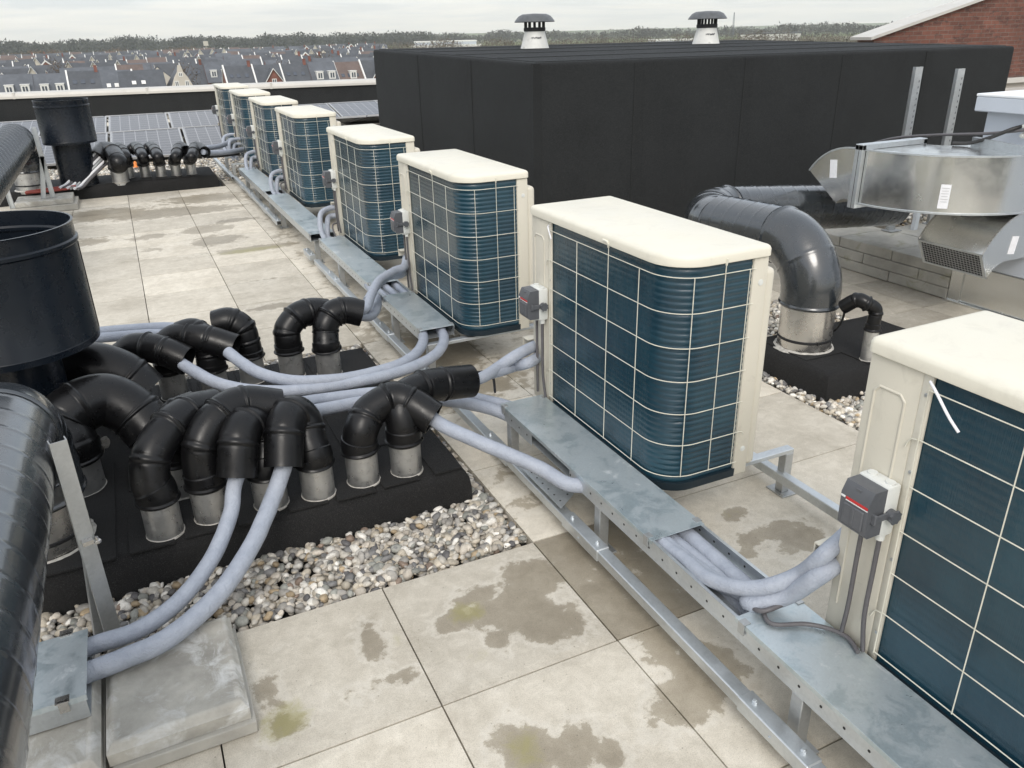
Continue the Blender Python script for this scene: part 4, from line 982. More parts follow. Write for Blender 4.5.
# ------------------------------------------------------------------ right: slab platform, ducts, air handler
t = thing('slab_platform', 'low platform of stacked concrete slabs under the galvanised ducts', 'platform', (4.98, 3.49, 0))
for k in range(3):
    off = .0 if k % 2 == 0 else .25; y = -off; z0 = .004 + k * .080
    n = 0
    while y < 1.95:
        a, b = max(0, y), min(1.95, y + .5); m = MB(); dx = rng.random() * .008
        m.box((dx, a + .003, z0), (.5, b - .003, z0 + .0765), .005); m.build('slab', M['concrete_mossy'], t)
        y += .5
for y in (0, .5): 
    MB().box((.504, y + .002, .186), (1.0, y + .498, .2435), .004).build('slab', M['concrete_mossy'], t)
MB().box((.52, .01, 0), (1.0, .99, .184)).build('core_slab', M['concrete_mossy'], t)
for (l, x, y, z1) in (('tall galvanised channel post before the black wall, left one', 5.47, 4.42, 1.475), ('tall perforated galvanised channel post before the black wall, right one', 5.94, 4.42, 1.445)):
    t = thing('channel_post', l, 'post', (x, y, .244), 'upright channel posts')
    m = MB(); uprofile(m, 0, 0, .006, z1 - .244, .060, .035, .004, ang=PI - .25); m.box((-.06, -.05, 0), (.06, .05, .006)); m.build('post', M['galv_dull'], t)
    m = MB()
    for k in range(26):
        z = .08 + k * .042; e = Vector((math.cos(-.25), math.sin(-.25), 0)); c = e * .022 + Vector((-.25 * .0026 * 4, -.0032, z)) ; c = e * .014 + Vector((-.0006, -.0022, z))
        m.obox(tuple(c), (.005, .002, .016), (0, 0, -.25))
    m.build('slots', M['grey_case'], t)
t = thing('duct_stand', 'short galvanised trestle legs under the upper duct', 'duct stand', (5.60, 4.64, .244))
m = MB(); uprofile(m, -.20, 0, 0, .45, .06, .03, .003, lean=(.0, 0), ang=PI - .2); m.build('leg', M['galv_dull'], t)
m = MB(); uprofile(m, -.28, .06, 0, .45, .05, .03, .003, lean=(.06, -.03), ang=PI + .2); m.build('leg', M['galv_dull'], t)
m = MB(); m.box((-.30, -.05, .45), (.75, -.0, .475)); m.build('crossbar', M['galv_dull'], t)
m = MB(); uprofile(m, .05, -.30, 0, .45, .05, .03, .003, lean=(.28, 0.2), ang=PI + .1); m.build('brace', M['galv_dull'], t)
# upper duct: plan bend, flanges, hood
t = thing('rectangular_duct', 'upper bright galvanised rectangular duct curving round to a down-turned hood', 'duct', (4.86, 3.65, .73))
c0 = Vector((4.86, 3.65, .73)); Ro, Ri, H = .69, .18, .33
m = MB(); na = 26; o_ = []; i_ = []
for k in range(na + 1):
    a = R(180 + 90 * k / na); o_.append((Ro * math.cos(a), Ro * math.sin(a))); i_.append((Ri * math.cos(a), Ri * math.sin(a)))
o_.append((.14, -Ro)); i_.append((.14, -Ri))
poly = o_ + i_[::-1]; m.prism(poly, 'z', 0, H); m.build('bend', M['galv_duct'], t, 25)
m = MB()
for z in (-.006, H - .002):
    po = [(x * 1.014, y * 1.014) for x, y in o_]; n = len(po); vs = [(x, y, zz) for zz in (z, z + .010) for x, y in po] + [(x * .985, y * .985, zz) for zz in (z, z + .010) for x, y in o_]
    fs = []
    for k in range(n - 1): fs += [(k, k + 1, n + k + 1, n + k), (n + k, n + k + 1, 3 * n + k + 1, 3 * n + k), (k, k + 1, 2 * n + k + 1, 2 * n + k)]
    m.add(vs, fs)
m.build('lock_seam', M['galv'], t)
m = MB()
for dy in (0.003, .034):
    for a, b in (((-Ro - .03, dy, -.03), (-Ro, dy + .028, H + .03)), ((-Ri, dy, -.03), (-Ri + .03, dy + .028, H + .03)), ((-Ro - .03, dy, H), (-Ri + .03, dy + .028, H + .034)), ((-Ro, dy, -.03), (-Ri, dy + .028, 0))): m.box(a, b, .002)
m.build('flange', M['galv'], t)
m = MB(); m.box((-Ro - .0295, .0312, -.0295), (-Ri + .0295, .0338, H + .0295)); m.build('gasket', M['black_rubber'], t)
# hood: elbow in the vertical plane, from y=.065, swings down
prof_o = [(.065, H)]; prof_i = [(.065, 0.0)]
cz = -.08; cy = .11
for k in range(13):
    a = R(90 - 56 * k / 12); prof_o.append((cy + (H - cz) * math.cos(a), cz + (H - cz) * math.sin(a)))
    prof_i.append((cy + .09 * math.cos(a), cz + .09 * math.sin(a)))
m = MB(); m.prism(prof_o + prof_i[::-1], 'x', -Ro + .004, -Ri - .004); m.build('hood', M['galv_duct'], t, 25)
m = MB()
for xx in (-Ro + .001, -Ri - .008):
    for pr in (prof_o,):
        for (a, b) in zip(pr, pr[1:]): m.add([(xx - .004, a[0], a[1] - .004), (xx + .008, a[0], a[1] - .004), (xx + .008, a[0], a[1] + .006), (xx - .004, a[0], a[1] + .006), (xx - .004, b[0], b[1] - .004), (xx + .008, b[0], b[1] - .004), (xx + .008, b[0], b[1] + .006), (xx - .004, b[0], b[1] + .006)], [(0, 1, 5, 4), (1, 2, 6, 5), (2, 3, 7, 6), (3, 0, 4, 7)])
m.build('hood_seam', M['galv'], t)
m = MB(); m.obox((-Ro + .002, .245, .185), (.003, .055, .115), (-.12, 0, 0)); m.build('sticker', M['label'], t); m = MB()
aa = R(180 + 42); rr = Ro + .002; m.obox((rr * math.cos(aa), rr * math.sin(aa), .10), (.004, .055, .14), (0, 0, aa)); m.build('sticker', M['label'], t)
m = MB()
for k in range(6): m.obox((rr * math.cos(aa) * 1.004, rr * math.sin(aa) * 1.004, .150 - k * .016), (.003, .035 if k % 2 else .042, .002), (0, 0, aa))
m.build('small_print', M['galv_dull'], t)
# lower hood
t = thing('intake_hood', 'lower galvanised curved intake hood with dark mesh mouth, beside the slab platform', 'duct hood', (5.0, 3.22, .3))
prof_o = [(.0, .425)]; prof_i = [(.0, .125)]
for k in range(13):
    a = R(90 + 62 * k / 12); prof_o.append((-.09 + .43 * math.cos(a), -.005 + .43 * math.sin(a))); prof_i.append((-.23 + .17 * math.cos(a), -.045 + .17 * math.sin(a)))
hw = .225; po = prof_o + prof_i[::-1]
m = MB(); m.prism(po, 'y', -hw, hw); m.build('hood', M['galv_duct'], t, 25)
A_, B_ = Vector((prof_o[-1][0], 0, prof_o[-1][1])), Vector((prof_i[-1][0], 0, prof_i[-1][1])); nrm = Vector((-(A_ - B_).z, 0, (A_ - B_).x)).normalized()
if nrm.x > 0: nrm = -nrm
u = (B_ - A_); 
def q4(mb, s0, s1, y0, y1, h):
    a, b = A_ + u * s0, A_ + u * s1
    vs = [Vector((p.x, y, p.z)) + nrm * hh for hh in (.0, h) for p, y in ((a, y0), (b, y0), (b, y1), (a, y1))]
    mb.add(vs, [(0, 1, 2, 3), (7, 6, 5, 4), (0, 4, 5, 1), (1, 5, 6, 2), (2, 6, 7, 3), (3, 7, 4, 0)])
m = MB(); q4(m, .05, .95, -hw + .02, hw - .02, .0015); m.build('dark_opening', M['black_rubber'], t)
m = MB(); q4(m, .0, .07, -hw, hw, .006); q4(m, .93, 1., -hw, hw, .006); q4(m, .0, 1, -hw, -hw + .02, .0065); q4(m, 0, 1, hw - .02, hw, .0065); m.build('mouth_frame', M['galv'], t)
m = MB()
for k in range(1, 20): yy = -hw + .015 + (2 * hw - .03) * k / 20; q4(m, .06, .94, yy - .0016, yy + .0016, .0035)
for k in range(1, 9): s_ = .06 + .88 * k / 9; q4(m, s_ - .009, s_ + .009, -hw + .018, hw - .018, .0045)
m.build('mesh', M['galv_dull'], t)
for yy in (-hw - .003, hw - .004):
    m = MB()
    for a, b in zip(prof_o, prof_o[1:]): m.add([(a[0], yy, a[1] - .006), (a[0], yy + .007, a[1] - .006), (a[0], yy + .007, a[1] + .007), (a[0], yy, a[1] + .007), (b[0], yy, b[1] - .006), (b[0], yy + .007, b[1] - .006), (b[0], yy + .007, b[1] + .007), (b[0], yy, b[1] + .007)], [(0, 1, 5, 4), (1, 2, 6, 5), (2, 3, 7, 6), (3, 0, 4, 7)])
    m.build('edge_seam', M['inox'], t)
m = MB(); m.obox((-.20, -hw - .0015, .22), (.06, .003, .11), (0, .12, 0)); m.build('sticker', M['label'], t); m = MB(); ka = R(115); m.obox((-.12 + .402 * math.cos(ka), .03, .04 + .402 * math.sin(ka)), (.05, .13, .003), (0, -R(25), .12)); m.build('sticker', M['label'], t)
# air handling unit
t = thing('air_handling_unit', 'pale blue grey air handling cabinet with white lid at the right edge', 'air handling unit', (5.0, 1.6, 0))
m = MB(); m.box((-.0, .0, .012), (1.3, 1.87, .27), .004)
m.box((-.03, .0, .0), (1.3, 1.9, .011)); m.box((-.012, 1.80, .012), (-.0015, 1.885, .27)); m.box((-.0, 1.871, .012), (.6, 1.885, .27)); m.build('base_frame', M['galv_duct'], t)
m = MB(); m.box((.0, .0, .272), (1.3, 1.885, 1.255), .006); m.build('cabinet', M['ahu'], t)
m = MB(); m.box((-.07, -.05, 1.256), (1.4, 1.93, 1.345), .006); m.build('lid_edge', M['ahu'], t)
m = MB(); m.box((-.072, -.052, 1.3455), (1.402, 1.932, 1.362), .004); m.build('lid', M['ahu_top'], t)
m = MB()
for k in range(4): m.lathe([(.020, 0), (.020, .018), (.014, .019), (.014, .03)], (0, 0, 0), 10)
m = MB()
for k in range(3):
    for z in (1.19, 1.135):
        pts = [(1.60 - .075 * k + .019 * math.cos(a), z + .019 * math.sin(a)) for a in [2 * PI * i / 12 for i in range(12)]]; m.prism(pts, 'x', -.03, -.0005)
        pts = [(1.60 - .075 * k + .011 * math.cos(a), z + .011 * math.sin(a)) for a in [2 * PI * i / 12 for i in range(12)]]; m.prism(pts, 'x', -.05, -.031)
m.build('cable_gland', M['pale_case'], t, 30)
hose('black cable dropping from the cabinet glands onto the upper duct', [(4.97, 3.21, 1.19), (4.90, 3.24, 1.17), (4.84, 3.32, 1.12), (4.80, 3.42, 1.08), (4.75, 3.5, 1.075)], .012, None, 'black_cable', 'power_cable', 'cable', 8)
hose('grey cable reaching from the cabinet glands across behind the upper duct', [(4.97, 3.13, 1.18), (4.88, 3.35, 1.14), (4.82, 3.7, 1.10), (4.8, 4.0, 1.05), (4.8, 4.3, .95)], .009, None, 'conduit', 'power_cable', 'cable', 8)
m = MB(); uprofile(m, 0, 0, 0, .55, .05, .03, .003, ang=PI / 2); o = m.build('galvanised_bracket', M['galv'], None); o.location = (4.86, 3.45, 1.085); o.rotation_euler = (PI / 2, 0, -.35); tag(o, 'galvanised angle lying on the bend by the cabinet', 'bracket')

# ------------------------------------------------------------------ brick building behind right
t = thing('brick_building', 'red brick gable end with pale sloping coping, top right corner', 'building', (13., 12., -14))
m = MB(); gz = 14.
pts = [(.45, gz + .62), (.45, gz + 1.50), (11., gz + 3.87), (22., gz + 1.5), (22., gz + .62)]
m.prism(pts, 'y', 0, .4); m.build('gable_wall', M['brick'], t)
def slope(mb, a, b, y0, y1, th):
    d = Vector((b[0] - a[0], 0, b[1] - a[1])).normalized(); n_ = Vector((-d.z, 0, d.x)) * th
    vs = [(a[0], y0, a[1]), (b[0], y0, b[1]), (b[0] + n_.x, y0, b[1] + n_.z), (a[0] + n_.x, y0, a[1] + n_.z)]; vs += [(x, y1, z) for x, _, z in vs]
    mb.add(vs, [(0, 1, 2, 3), (7, 6, 5, 4), (0, 4, 5, 1), (1, 5, 6, 2), (2, 6, 7, 3), (3, 7, 4, 0)])
m = MB(); slope(m, (.27, gz + 1.47), (11., gz + 3.872), -.10, .42, .055); m.build('coping', M['coping'], t)
m = MB(); m.box((.2, -.12, gz + .50), (22.3, .5, gz + .61), .01); m.build('stone_ledge', M['coping'], t)
m = MB(); m.box((.3, -.04, 0), (22.1, .5, gz + .495)); m.build('lower_wall', M['far_cream'], t)
m = MB(); m.box((.9, -1.4, gz + .30), (22.3, -.125, gz + .42), .01); m.box((4.8, -1.3, gz + .42), (5.1, -1.0, gz + .95)); m.build('lower_coping', M['coping'], t)
m = MB(); m.box((1.0, -1.3, 0), (22.2, -.13, gz + .295)); m.build('lower_annex', M['brick'], t)

# ------------------------------------------------------------------ ground beyond
GZ = -14.
m = MB(); m.box((-9000, -1000, GZ - 1), (9000, 9000, GZ)); o = m.build('farmland_ground', M['fields']); tag(o, 'flat green and brown farmland reaching to the horizon', kind='structure')
for k, y in enumerate((182, 215, 250, 290, 337, 391, 453, 523)):
    o = MB().box((-140, y - 2.5, GZ + .02), (220, y + 2.5, GZ + .06)).build('estate_street', M['street']); tag(o, 'asphalt street between rows of houses', kind='structure')

# ------------------------------------------------------------------ houses
HW, HD, EZ, RZ = 6.2, 9.6, 5.6, 10.1
def roof_slab(mb, w, d, ez, rz, over=.25, th=.16):
    for s in (-1, 1):
        y0, y1 = s * (d / 2 + over), 0; z0 = ez - over * (rz - ez) / (d / 2)
        mb.add([(-w / 2, y0, z0), (w / 2, y0, z0), (w / 2, y1, rz), (-w / 2, y1, rz), (-w / 2, y0, z0 - th), (w / 2, y0, z0 - th), (w / 2, y1, rz - th), (-w / 2, y1, rz - th)], [(0, 1, 2, 3), (7, 6, 5, 4), (0, 4, 5, 1), (1, 5, 6, 2), (2, 6, 7, 3), (3, 7, 4, 0)])
def window(parent, x, y, z, w=1.0, h=1.3, dirn=-1):
    f = MB(); e = .14
    for a, b in (((x - w / 2, z), (x + w / 2, z + e)), ((x - w / 2, z + h - e), (x + w / 2, z + h)), ((x - w / 2, z + e), (x - w / 2 + e, z + h - e)), ((x + w / 2 - e, z + e), (x + w / 2, z + h - e)), ((x - e / 2, z + e), (x + e / 2, z + h - e))):
        f.box((a[0], min(y, y + dirn * .08), a[1]), (b[0], max(y, y + dirn * .08), b[1]))
    f = f.build('window', M['far_white'], parent)
    MB().box((x - w / 2 + e, min(y + dirn * .01, y + dirn * .04), z + e), (x + w / 2 - e, max(y + dirn * .01, y + dirn * .04), z + h - e)).build('pane', M['far_glass'], f)
def yat(z, d=HD): return -(d / 2) * (RZ - z) / (RZ - EZ)
def house(kind):
    t = thing('terraced_house', 'x', 'house', (0, 0, GZ), 'houses of the estate beyond the parapet')
    wallm = {'cream': 'far_cream'}.get(kind, 'far_brick'); rm = {'dormer': 'slate_blue', 'skylight': 'slate_blue', 'gable': 'slate_dark', 'cream': 'slate_dark', 'brown': 'slate_brown', 'tall': 'slate_dark'}[kind]
    m = MB(); m.prism([(-HD / 2, 0), (HD / 2, 0), (HD / 2, EZ - .1), (0, RZ - .25), (-HD / 2, EZ - .1)], 'x', -HW / 2, HW / 2); m.build('wall', M[wallm], t)
    m = MB(); roof_slab(m, HW, HD, EZ, RZ); rf = m.build('roof', M[rm], t)
    if kind in ('tall', 'gable', 'brown'):
        m = MB()
        for s in (-1, 1):
            y0 = s * (HD / 2 + .3); z0 = EZ - .25
            m.add([(-HW / 2 - .15, y0, z0 - .3), (-HW / 2 + .17, y0, z0 - .3), (-HW / 2 + .17, 0, RZ - .2), (-HW / 2 - .15, 0, RZ - .2), (-HW / 2 - .15, y0, z0 + .3), (-HW / 2 + .17, y0, z0 + .3), (-HW / 2 + .17, 0, RZ + .28), (-HW / 2 - .15, 0, RZ + .28)], [(0, 1, 2, 3), (7, 6, 5, 4), (0, 4, 5, 1), (1, 5, 6, 2), (2, 6, 7, 3), (3, 7, 4, 0)])
        m.build('verge_coping', M['far_white'], t)
    if kind in ('dormer', 'brown'):
        for x in ((-1.2, 1.6) if kind == 'dormer' else (.5,)):
            z = EZ + 1.0; y = yat(z)
            m = MB(); m.box((x - .75, y - .1, z - .1), (x + .75, y + 1.9, z + 1.55)); m.box((x - .85, y - .2, z + 1.55), (x + .85, y + 2.2, z + 1.67)); dm = m.build('dormer', M['far_white'], t)
            window(t, x, y - .11, z + .05, 1.2, 1.35)
    if kind in ('skylight', 'tall', 'brown'):
        for x in (-1.8, -.3, 1.5):
            z = EZ + 1.6 + (.0 if kind != 'tall' else .8); y = yat(z); a = math.atan2(RZ - EZ, HD / 2)
            MB().obox((x, y, z + .08), (.8, 1.0, .08), (a, 0, 0)).build('skylight', M['far_white'] if kind == 'skylight' else M['far_glass'], t)
    if kind in ('gable', 'cream'):
        gx = .6; gw = 2.5 if kind == 'gable' else 2.7; gt = RZ - .9 if kind == 'gable' else RZ + .2
        m = MB(); yb = -HD / 2 - .35
        m.prism([(gx - gw, 0), (gx + gw, 0), (gx + gw, EZ), (gx, gt), (gx - gw, EZ)], 'y', yb, .5); m.build('front_gable', M[wallm], t)
        m = MB(); th = .22
        for s in (-1, 1):
            a = (gx + s * (gw + .25), EZ - .25); b = (gx, gt + .05)
            m.add([(a[0], yb - .2, a[1]), (b[0], yb - .2, b[1]), (b[0], yb - .2, b[1] + th), (a[0], yb - .2, a[1] + th), (a[0], .4, a[1]), (b[0], .4, b[1]), (b[0], .4, b[1] + th), (a[0], .4, a[1] + th)], [(0, 1, 2, 3), (7, 6, 5, 4), (0, 4, 5, 1), (1, 5, 6, 2), (2, 6, 7, 3), (3, 7, 4, 0)])
        m.build('gable_roof', M[rm], t)
        m = MB()
        for s in (-1, 1):
            a = (gx + s * (gw + .25), EZ - .2); b = (gx, gt + .12)
            m.add([(a[0], yb - .42, a[1]), (b[0], yb - .42, b[1]), (b[0], yb - .42, b[1] + .2), (a[0], yb - .42, a[1] + .2), (a[0], yb - .2, a[1]), (b[0], yb - .2, b[1]), (b[0], yb - .2, b[1] + .2), (a[0], yb - .2, a[1] + .2)], [(0, 1, 2, 3), (7, 6, 5, 4), (0, 4, 5, 1), (1, 5, 6, 2), (2, 6, 7, 3), (3, 7, 4, 0)])
        m.build('gable_trim', M['far_white'], t)
        window(t, gx, yb - .01, EZ + .3, 1.0, 1.4)
        if kind == 'cream': window(t, gx - 1.2, yb - .01, EZ - 2.4); window(t, gx + 1.2, yb - .01, EZ - 2.4)
    for x in (-1.7, 1.7):
        if kind in ('gable', 'cream') and x > 0: continue
        window(t, x, -HD / 2 - .01, EZ - 1.9, 1.1, 1.4)
    if kind in ('tall',):
        m = MB(); m.box((HW / 2 - .9, -.35, RZ - .5), (HW / 2 - .3, .35, RZ + .9)); m.box((HW / 2 - .95, -.4, RZ + .9), (HW / 2 - .25, .4, RZ + 1.0)); m.build('chimney', M['far_brick'], rf)
    return t
KD = {'dormer': 'slate roofed house with white dormers', 'skylight': 'slate roofed house with skylights', 'gable': 'red brick house with front gable', 'cream': 'cream walled gabled house', 'brown': 'brown tiled house', 'tall': 'dark slate house with chimney'}
protos = {}
rows = [(198, 'nearest'), (232, 'second nearest'), (268, 'third'), (312, 'fourth'), (362, 'fifth'), (420, 'sixth'), (486, 'seventh'), (560, 'eighth')]
seq0 = ['skylight', 'tall', 'dormer', 'dormer', 'tall', 'skylight', 'gable', None, None, 'tall', 'gable', 'tall', 'dormer', 'brown', 'gable', 'brown', 'dormer', 'tall']
for ri, (y, rn) in enumerate(rows):
    x = y * -.165; cnt = 0; kinds = list(KD); si = 0; run = 0; cur = None
    while x < y * .30:
        if ri == 0: k = seq0[si % len(seq0)]; si += 1
        else:
            if run == 0: cur = kinds[rng.choice(6, p=[.22, .10, .26, .16, .13, .13])]; run = int(rng.integers(1, 3)); 
            run -= 1; k = cur
            if rng.random() < .06: x += 3.; 
        if k is None: x += HW; continue
        cnt += 1
        rot = 0. if rng.random() > .10 or ri == 0 else PI / 2
        loc = (x + HW / 2, y + (rng.random() - .5) * (.8 if ri == 0 else 2.), GZ + (rng.random() - .5) * (.3 if ri == 0 else .7))
        if k not in protos: protos[k] = house(k); o = protos[k]; o.location = loc
        else: o = copy_tree(protos[k], None, None, loc)
        o.rotation_euler = (0, 0, rot); o['label'] = '%s, %s from the left in the %s row' % (KD[k], ordinal(cnt), rn)
        x += HW + (1.9 if rot else 0)
# the cream corner house
t = thing('corner_house', 'large cream rendered house with tall stepped gable among the slate roofs', 'house', (7.4, 192., GZ))
m = MB(); m.box((-5.5, -4, 0), (3.0, 5, 6.2)); m.build('wall', M['far_cream'], t)
m = MB(); m.prism([(3.0, 0), (9.0, 0), (9.0, 6.0), (8.2, 6.6), (7.3, 8.6), (6.6, 9.6), (6.3, 10.9), (5.7, 10.9), (5.4, 9.6), (4.7, 8.6), (3.8, 6.6), (3.0, 6.0)], 'y', -4.6, -4.1); m.box((3.0, -4.1, 0), (9.0, 5, 5.9)); m.build('gable_wall', M['far_cream'], t)
m = MB(); m.prism([(-4.4, 6.2), (5.3, 6.2), (.6, 10.0)], 'x', -5.7, 3.); m.prism([(3.0, 5.95), (9.0, 5.95), (6.0, 10.4)], 'y', -4.05, 5.2); m.build('roof', M['slate_dark'], t)
for x in (-4.6, -3.1, -1.6, -.1, 1.4): window(t, x, -4.01, 3.9, .8, 1.3)
for x, z in ((5., 6.6), (7., 6.6), (4.3, 3.6), (6., 3.6), (7.7, 3.6), (6., 8.7)): window(t, x, -4.61, z, .8, 1.3 if z < 8 else .8)
for x in (-3., -1.2): MB().obox((x, -2.4, 7.85), (.8, 1., .1), (math.atan2(3.8, 5), 0, 0)).build('skylight', M['far_white'], t)

# ------------------------------------------------------------------ woods and bare trees
def foliage(V, F, C, c, rx, ry, rz, n, size, col, hollow=.25):
    for _ in range(n):
        d = rng.normal(size=3); d /= np.linalg.norm(d) + 1e-9; q = (hollow + (1 - hollow) * rng.random() ** .45)
        p = np.array(c) + d * np.array([rx, ry, rz]) * q
        a = rng.normal(size=(3, 3)) * size * rng.uniform(.5, 1.2); k = len(V)
        for j in range(3): V.append(p + a[j])
        F.append((k, k + 1, k + 2)); cc = np.array(col) * rng.uniform(.85, 1.15)
        for j in range(3): C.append((*cc, 1))
def fol_build(name, V, F, C, parent=None):
    me = bpy.data.meshes.new(name); me.from_pydata([tuple(v) for v in V], [], F); me.update()
    at = me.color_attributes.new('tint', 'FLOAT_COLOR', 'POINT'); at.data.foreach_set('color', np.array(C, 'f').ravel())
    me.materials.append(M['twig']); return link(name, me, parent)
def belt(name, label, az0, az1, d0, d1, h0, h1, step, rows_, col, size, n=70):
    V, F, C = [], [], []; az = az0
    while az < az1:
        for r in range(rows_):
            d = d0 + (d1 - d0) * (r + rng.random()) / rows_; a = R(az + rng.random() * step * .8)
            big = noise.noise((az * .55, d * .002, 3.)) * .9 + .5
            h = h0 + (h1 - h0) * min(1.2, max(0, big)) * rng.uniform(.8, 1.15); x, y = d * math.sin(a), d * math.cos(a); w = h * rng.uniform(.35, .6)
            kf = rng.uniform(.8, 1.2); cc = [v * kf for v in col]
            foliage(V, F, C, (x, y, GZ + h * .55), w, w, h * .48, n, size * h / 14, cc, .1)
        az += step
    o = fol_build(name, V, F, C); tag(o, label, kind='stuff')
belt('bare_wood', 'brown bare wood behind the estate on the left', -14, 6.5, 640, 760, 8, 12, .42, 4, (.15, .105, .07), .5, 170)
belt('distant_wood', 'dark distant wood along the horizon on the left', -16, 20, 980, 1300, 13, 21, .38, 4, (.065, .068, .055), .85, 170)
belt('bare_wood', 'brown bare woodland beyond the black box and its vents', 16, 56, 420, 700, 8, 12.5, .42, 6, (.125, .105, .08), .45, 130)
belt('distant_wood', 'hazy far wood along the horizon on the right', 18, 60, 1000, 1500, 10, 17, .4, 4, (.08, .078, .065), .9, 120)
belt('hedgerow', 'thin hedgerow crossing the green fields', 4, 18, 760, 770, 5, 8, .3, 1, (.07, .065, .04), .8, 60)
def tree(label, x, y, h, sp):
    t = thing('bare_tree', label, 'tree', (x, y, GZ), 'bare trees among the houses')
    m = MB(); path = Path(spline([(0, 0, 0), (.1, .05, h * .35), (-.1, .1, h * .7), (0, 0, h * .92)], 5)); sweep(m, path, [(path.L * i / 10, .22 * (1 - i / 11.)) for i in range(11)], 7)
    for k in range(14):
        z = h * (.3 + .6 * k / 14); a = k * 2.4; r_ = h * .30 * (1.15 - .6 * k / 14); m2 = Path(spline([(0, 0, z), (r_ * .5 * math.cos(a), r_ * .5 * math.sin(a), z + r_ * .4), (r_ * math.cos(a), r_ * math.sin(a), z + r_ * .95)], 4)); sweep(m, m2, [(m2.L * i / 5, .09 * (1 - i / 6.)) for i in range(6)], 5)
    m.build('trunk', M['bark'], t, 60)
    V, F, C = [], [], []
    for k in range(9): a = k * 2.1; foliage(V, F, C, (h * .2 * math.cos(a), h * .2 * math.sin(a), h * (.5 + .05 * k)), h * .16, h * .16, h * .15, 60, .16, (.12, .09, .065), .1)
    fol_build('crown', V, F, C, t)
tree('bare tree standing among the houses in front of the green fields, left of centre', 17., 222., 10.5, 0)
tree('small bare tree between the second and third rows of roofs', 41., 223., 10., 0)
tree('bare tree at the far edge of the estate against the brown wood', -12., 262., 12., 0)
tree('slender bare tree near the right end of the visible estate', 60., 262., 12., 0)
# far buildings and masts
t = thing('warehouse', 'long pale flat roofed warehouse on the horizon, left of the left roof vent', 'warehouse', (246., 640., GZ), rz=R(-18))
m = MB(); m.box((-24, -12, 0), (24, 12, 9.)); m.build('wall', M['ahu'], t); m = MB(); m.box((-24.4, -12.4, 9.), (24.4, 12.4, 9.8)); m.box((-28, -14, 0), (28, -12.5, 7.)); m.build('roof_edge', M['far_white'], t)
t = thing('warehouse', 'small pale warehouse in the trees right of the right roof vent', 'warehouse', (470., 520., GZ), rz=R(-40))
m = MB(); m.box((-22, -10, 0), (22, 10, 9)); m.build('wall', M['far_white'], t); m = MB(); m.box((-22.3, -10.3, 9), (22.3, 10.3, 9.9)); m.build('roof_edge', M['slate_blue'], t)
t = thing('warehouse', 'low pale shed left of the thin mast on the horizon', 'warehouse', (370., 500., GZ), rz=R(-35))
m = MB(); m.box((-22, -10, 0), (22, 10, 7)); m.build('wall', M['ahu'], t); m = MB(); m.box((-22.3, -10.3, 7), (22.3, 10.3, 7.9)); m.build('roof_edge', M['far_white'], t)
def mast(label, x, y, h, w, mat='far_glass', head=None):
    t = thing('lattice_mast', label, 'mast', (x, y, GZ)); m = MB()
    for sx in (-1, 1):
        for sy in (-1, 1): tube(m, [(sx * w, sy * w, 0), (sx * w * .25, sy * w * .25, h)], .14, 5, 1, False)
    n = 12
    for i in range(n):
        z0, z1 = h * i / n, h * (i + 1) / n; a = w * (1 - .75 * i / n); b = w * (1 - .75 * (i + 1) / n)
        for s in (-1, 1): tube(m, [(-s * a, -a, z0), (s * b, -b, z1)], .09, 4, 1, False); tube(m, [(a, -s * a, z0), (b, s * b, z1)], .09, 4, 1, False)
    m.build('lattice', M[mat], t)
    if head: MB().box((-head, -head, h), (head, head, h + 3)).build('head', M['far_cream'], t)
mast('thin radio mast rising above the woods right of the right roof vent', 650., 780., 29., 1.2)
mast('short ochre tower standing in the green fields beyond the estate', 66., 640., 11., 1.4, 'far_cream', 1.5)

# ------------------------------------------------------------------ haze, sky, sun
if HAZE:
    o = MB().box((-2600, -60, GZ - 2), (2600, 2600, 60)).build('haze', None or M['far_glass']); o.data.materials.clear()
    hm = bpy.data.materials.new('thin_haze'); hm.use_nodes = True; nt = hm.node_tree; nt.nodes.clear()
    out = nt.nodes.new('ShaderNodeOutputMaterial'); pv = nt.nodes.new('ShaderNodeVolumePrincipled'); pv.inputs['Density'].default_value = HAZE
    pv.inputs['Color'].default_value = (.93, .96, 1., 1); pv.inputs['Anisotropy'].default_value = .1
    nt.links.new(pv.outputs[0], out.inputs['Volume']); o.data.materials.append(hm); tag(o, 'thin bluish haze over the far country', kind='stuff')
w = bpy.data.worlds.new('World'); scene.world = w; w.use_nodes = True; nt = w.node_tree
bg = nt.nodes['Background']; out = nt.nodes['World Output']
sky = nt.nodes.new('ShaderNodeTexSky'); sky.sky_type = 'NISHITA'; sky.sun_disc = False
SE, SA = 42., 205.      # elevation, azimuth from +Y clockwise
sky.sun_elevation = R(SE); sky.sun_rotation = R(SA); sky.air_density = 1.; sky.dust_density = 3.; sky.altitude = 20
nt.links.new(sky.outputs[0], bg.inputs['Color']); bg.inputs['Strength'].default_value = .05
tc = nt.nodes.new('ShaderNodeTexCoord'); sp = nt.nodes.new('ShaderNodeSeparateXYZ'); nt.links.new(tc.outputs['Generated'], sp.inputs[0])
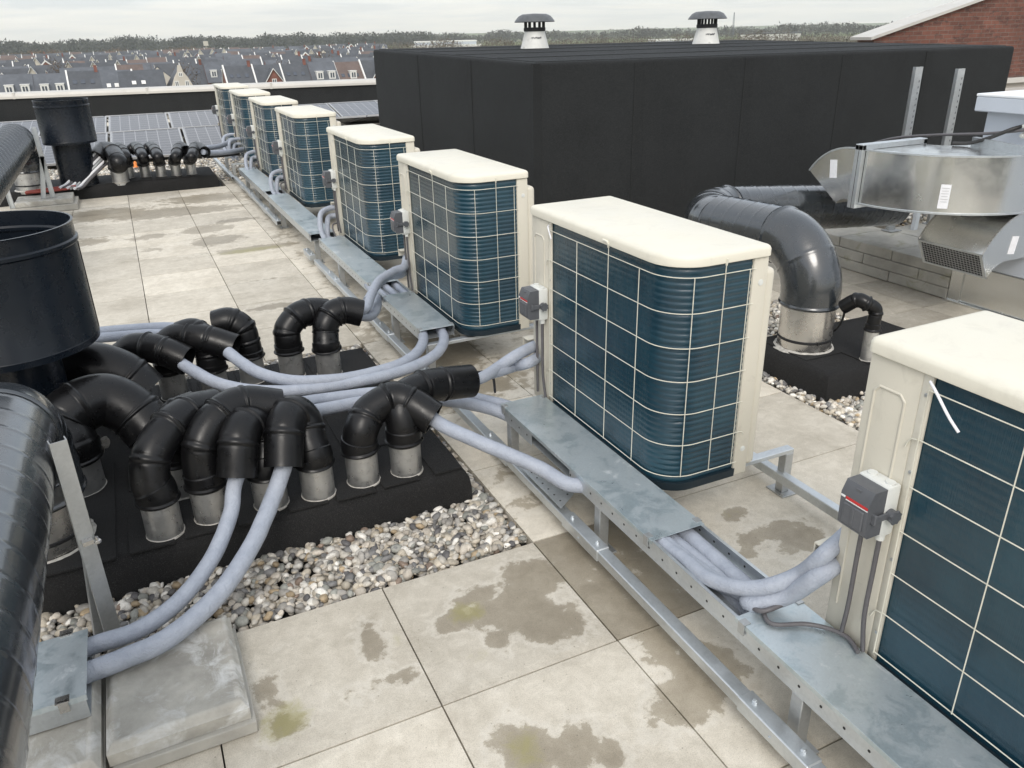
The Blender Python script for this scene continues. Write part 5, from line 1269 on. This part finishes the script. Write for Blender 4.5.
# cloud deck: direction projected on a flat layer gives long bands near the horizon
zc = math_(nt, 'MAXIMUM', math_(nt, 'ADD', sp.outputs[2], .06), .03)
cx = math_(nt, 'DIVIDE', sp.outputs[0], zc); cy = math_(nt, 'DIVIDE', sp.outputs[1], zc)
cb = nt.nodes.new('ShaderNodeCombineXYZ'); nt.links.new(cx, cb.inputs[0]); nt.links.new(cy, cb.inputs[1])
n = noise_node(nt, .55, 6, .55, cb.outputs[0], .3)
cl = ramp(nt, n.outputs['Fac'], [(.38, (.60, .69, .78)), (.46, (.84, .90, .95)), (.56, (1.05, 1.05, 1.02)), (.68, (1.25, 1.22, 1.15))])
hz = ramp(nt, sp.outputs[2], [(.0, (.96, .93, .84)), (.028, (.96, .93, .85)), (.045, (.84, .85, .83)), (.06, (.74, .79, .82)), (.10, (.78, .83, .87)), (.35, (1.12, 1.15, 1.18)), (1., (1.45, 1.47, 1.5))])
hf = ramp(nt, sp.outputs[2], [(.0, .15), (.04, .45), (.12, .6), (.3, .6)])
cc = mixc(nt, hf, hz, cl)
bg2 = nt.nodes.new('ShaderNodeBackground'); nt.links.new(cc, bg2.inputs['Color']); bg2.inputs['Strength'].default_value = SKYS
ad = nt.nodes.new('ShaderNodeAddShader'); nt.links.new(bg.outputs[0], ad.inputs[0]); nt.links.new(bg2.outputs[0], ad.inputs[1]); nt.links.new(ad.outputs[0], out.inputs['Surface'])
sl = bpy.data.lights.new('sun', 'SUN'); sl.energy = SUNE; sl.angle = R(24); sl.color = (1, .965, .91); so = bpy.data.objects.new('sun', sl); COL.objects.link(so)
a = R(SA); d = Vector((math.sin(a) * math.cos(R(SE)), math.cos(a) * math.cos(R(SE)), math.sin(R(SE)))); so.rotation_euler = d.to_track_quat('Z', 'Y').to_euler()
vs_ = scene.view_settings; vs_.view_transform = 'Standard'; vs_.look = 'None'; vs_.gamma = 1; vs_.use_curve_mapping = False; vs_.exposure = EXPO
scene.render.resolution_x = 1024; scene.render.resolution_y = 768
scene.cycles.max_bounces = 8; scene.cycles.volume_bounces = 2
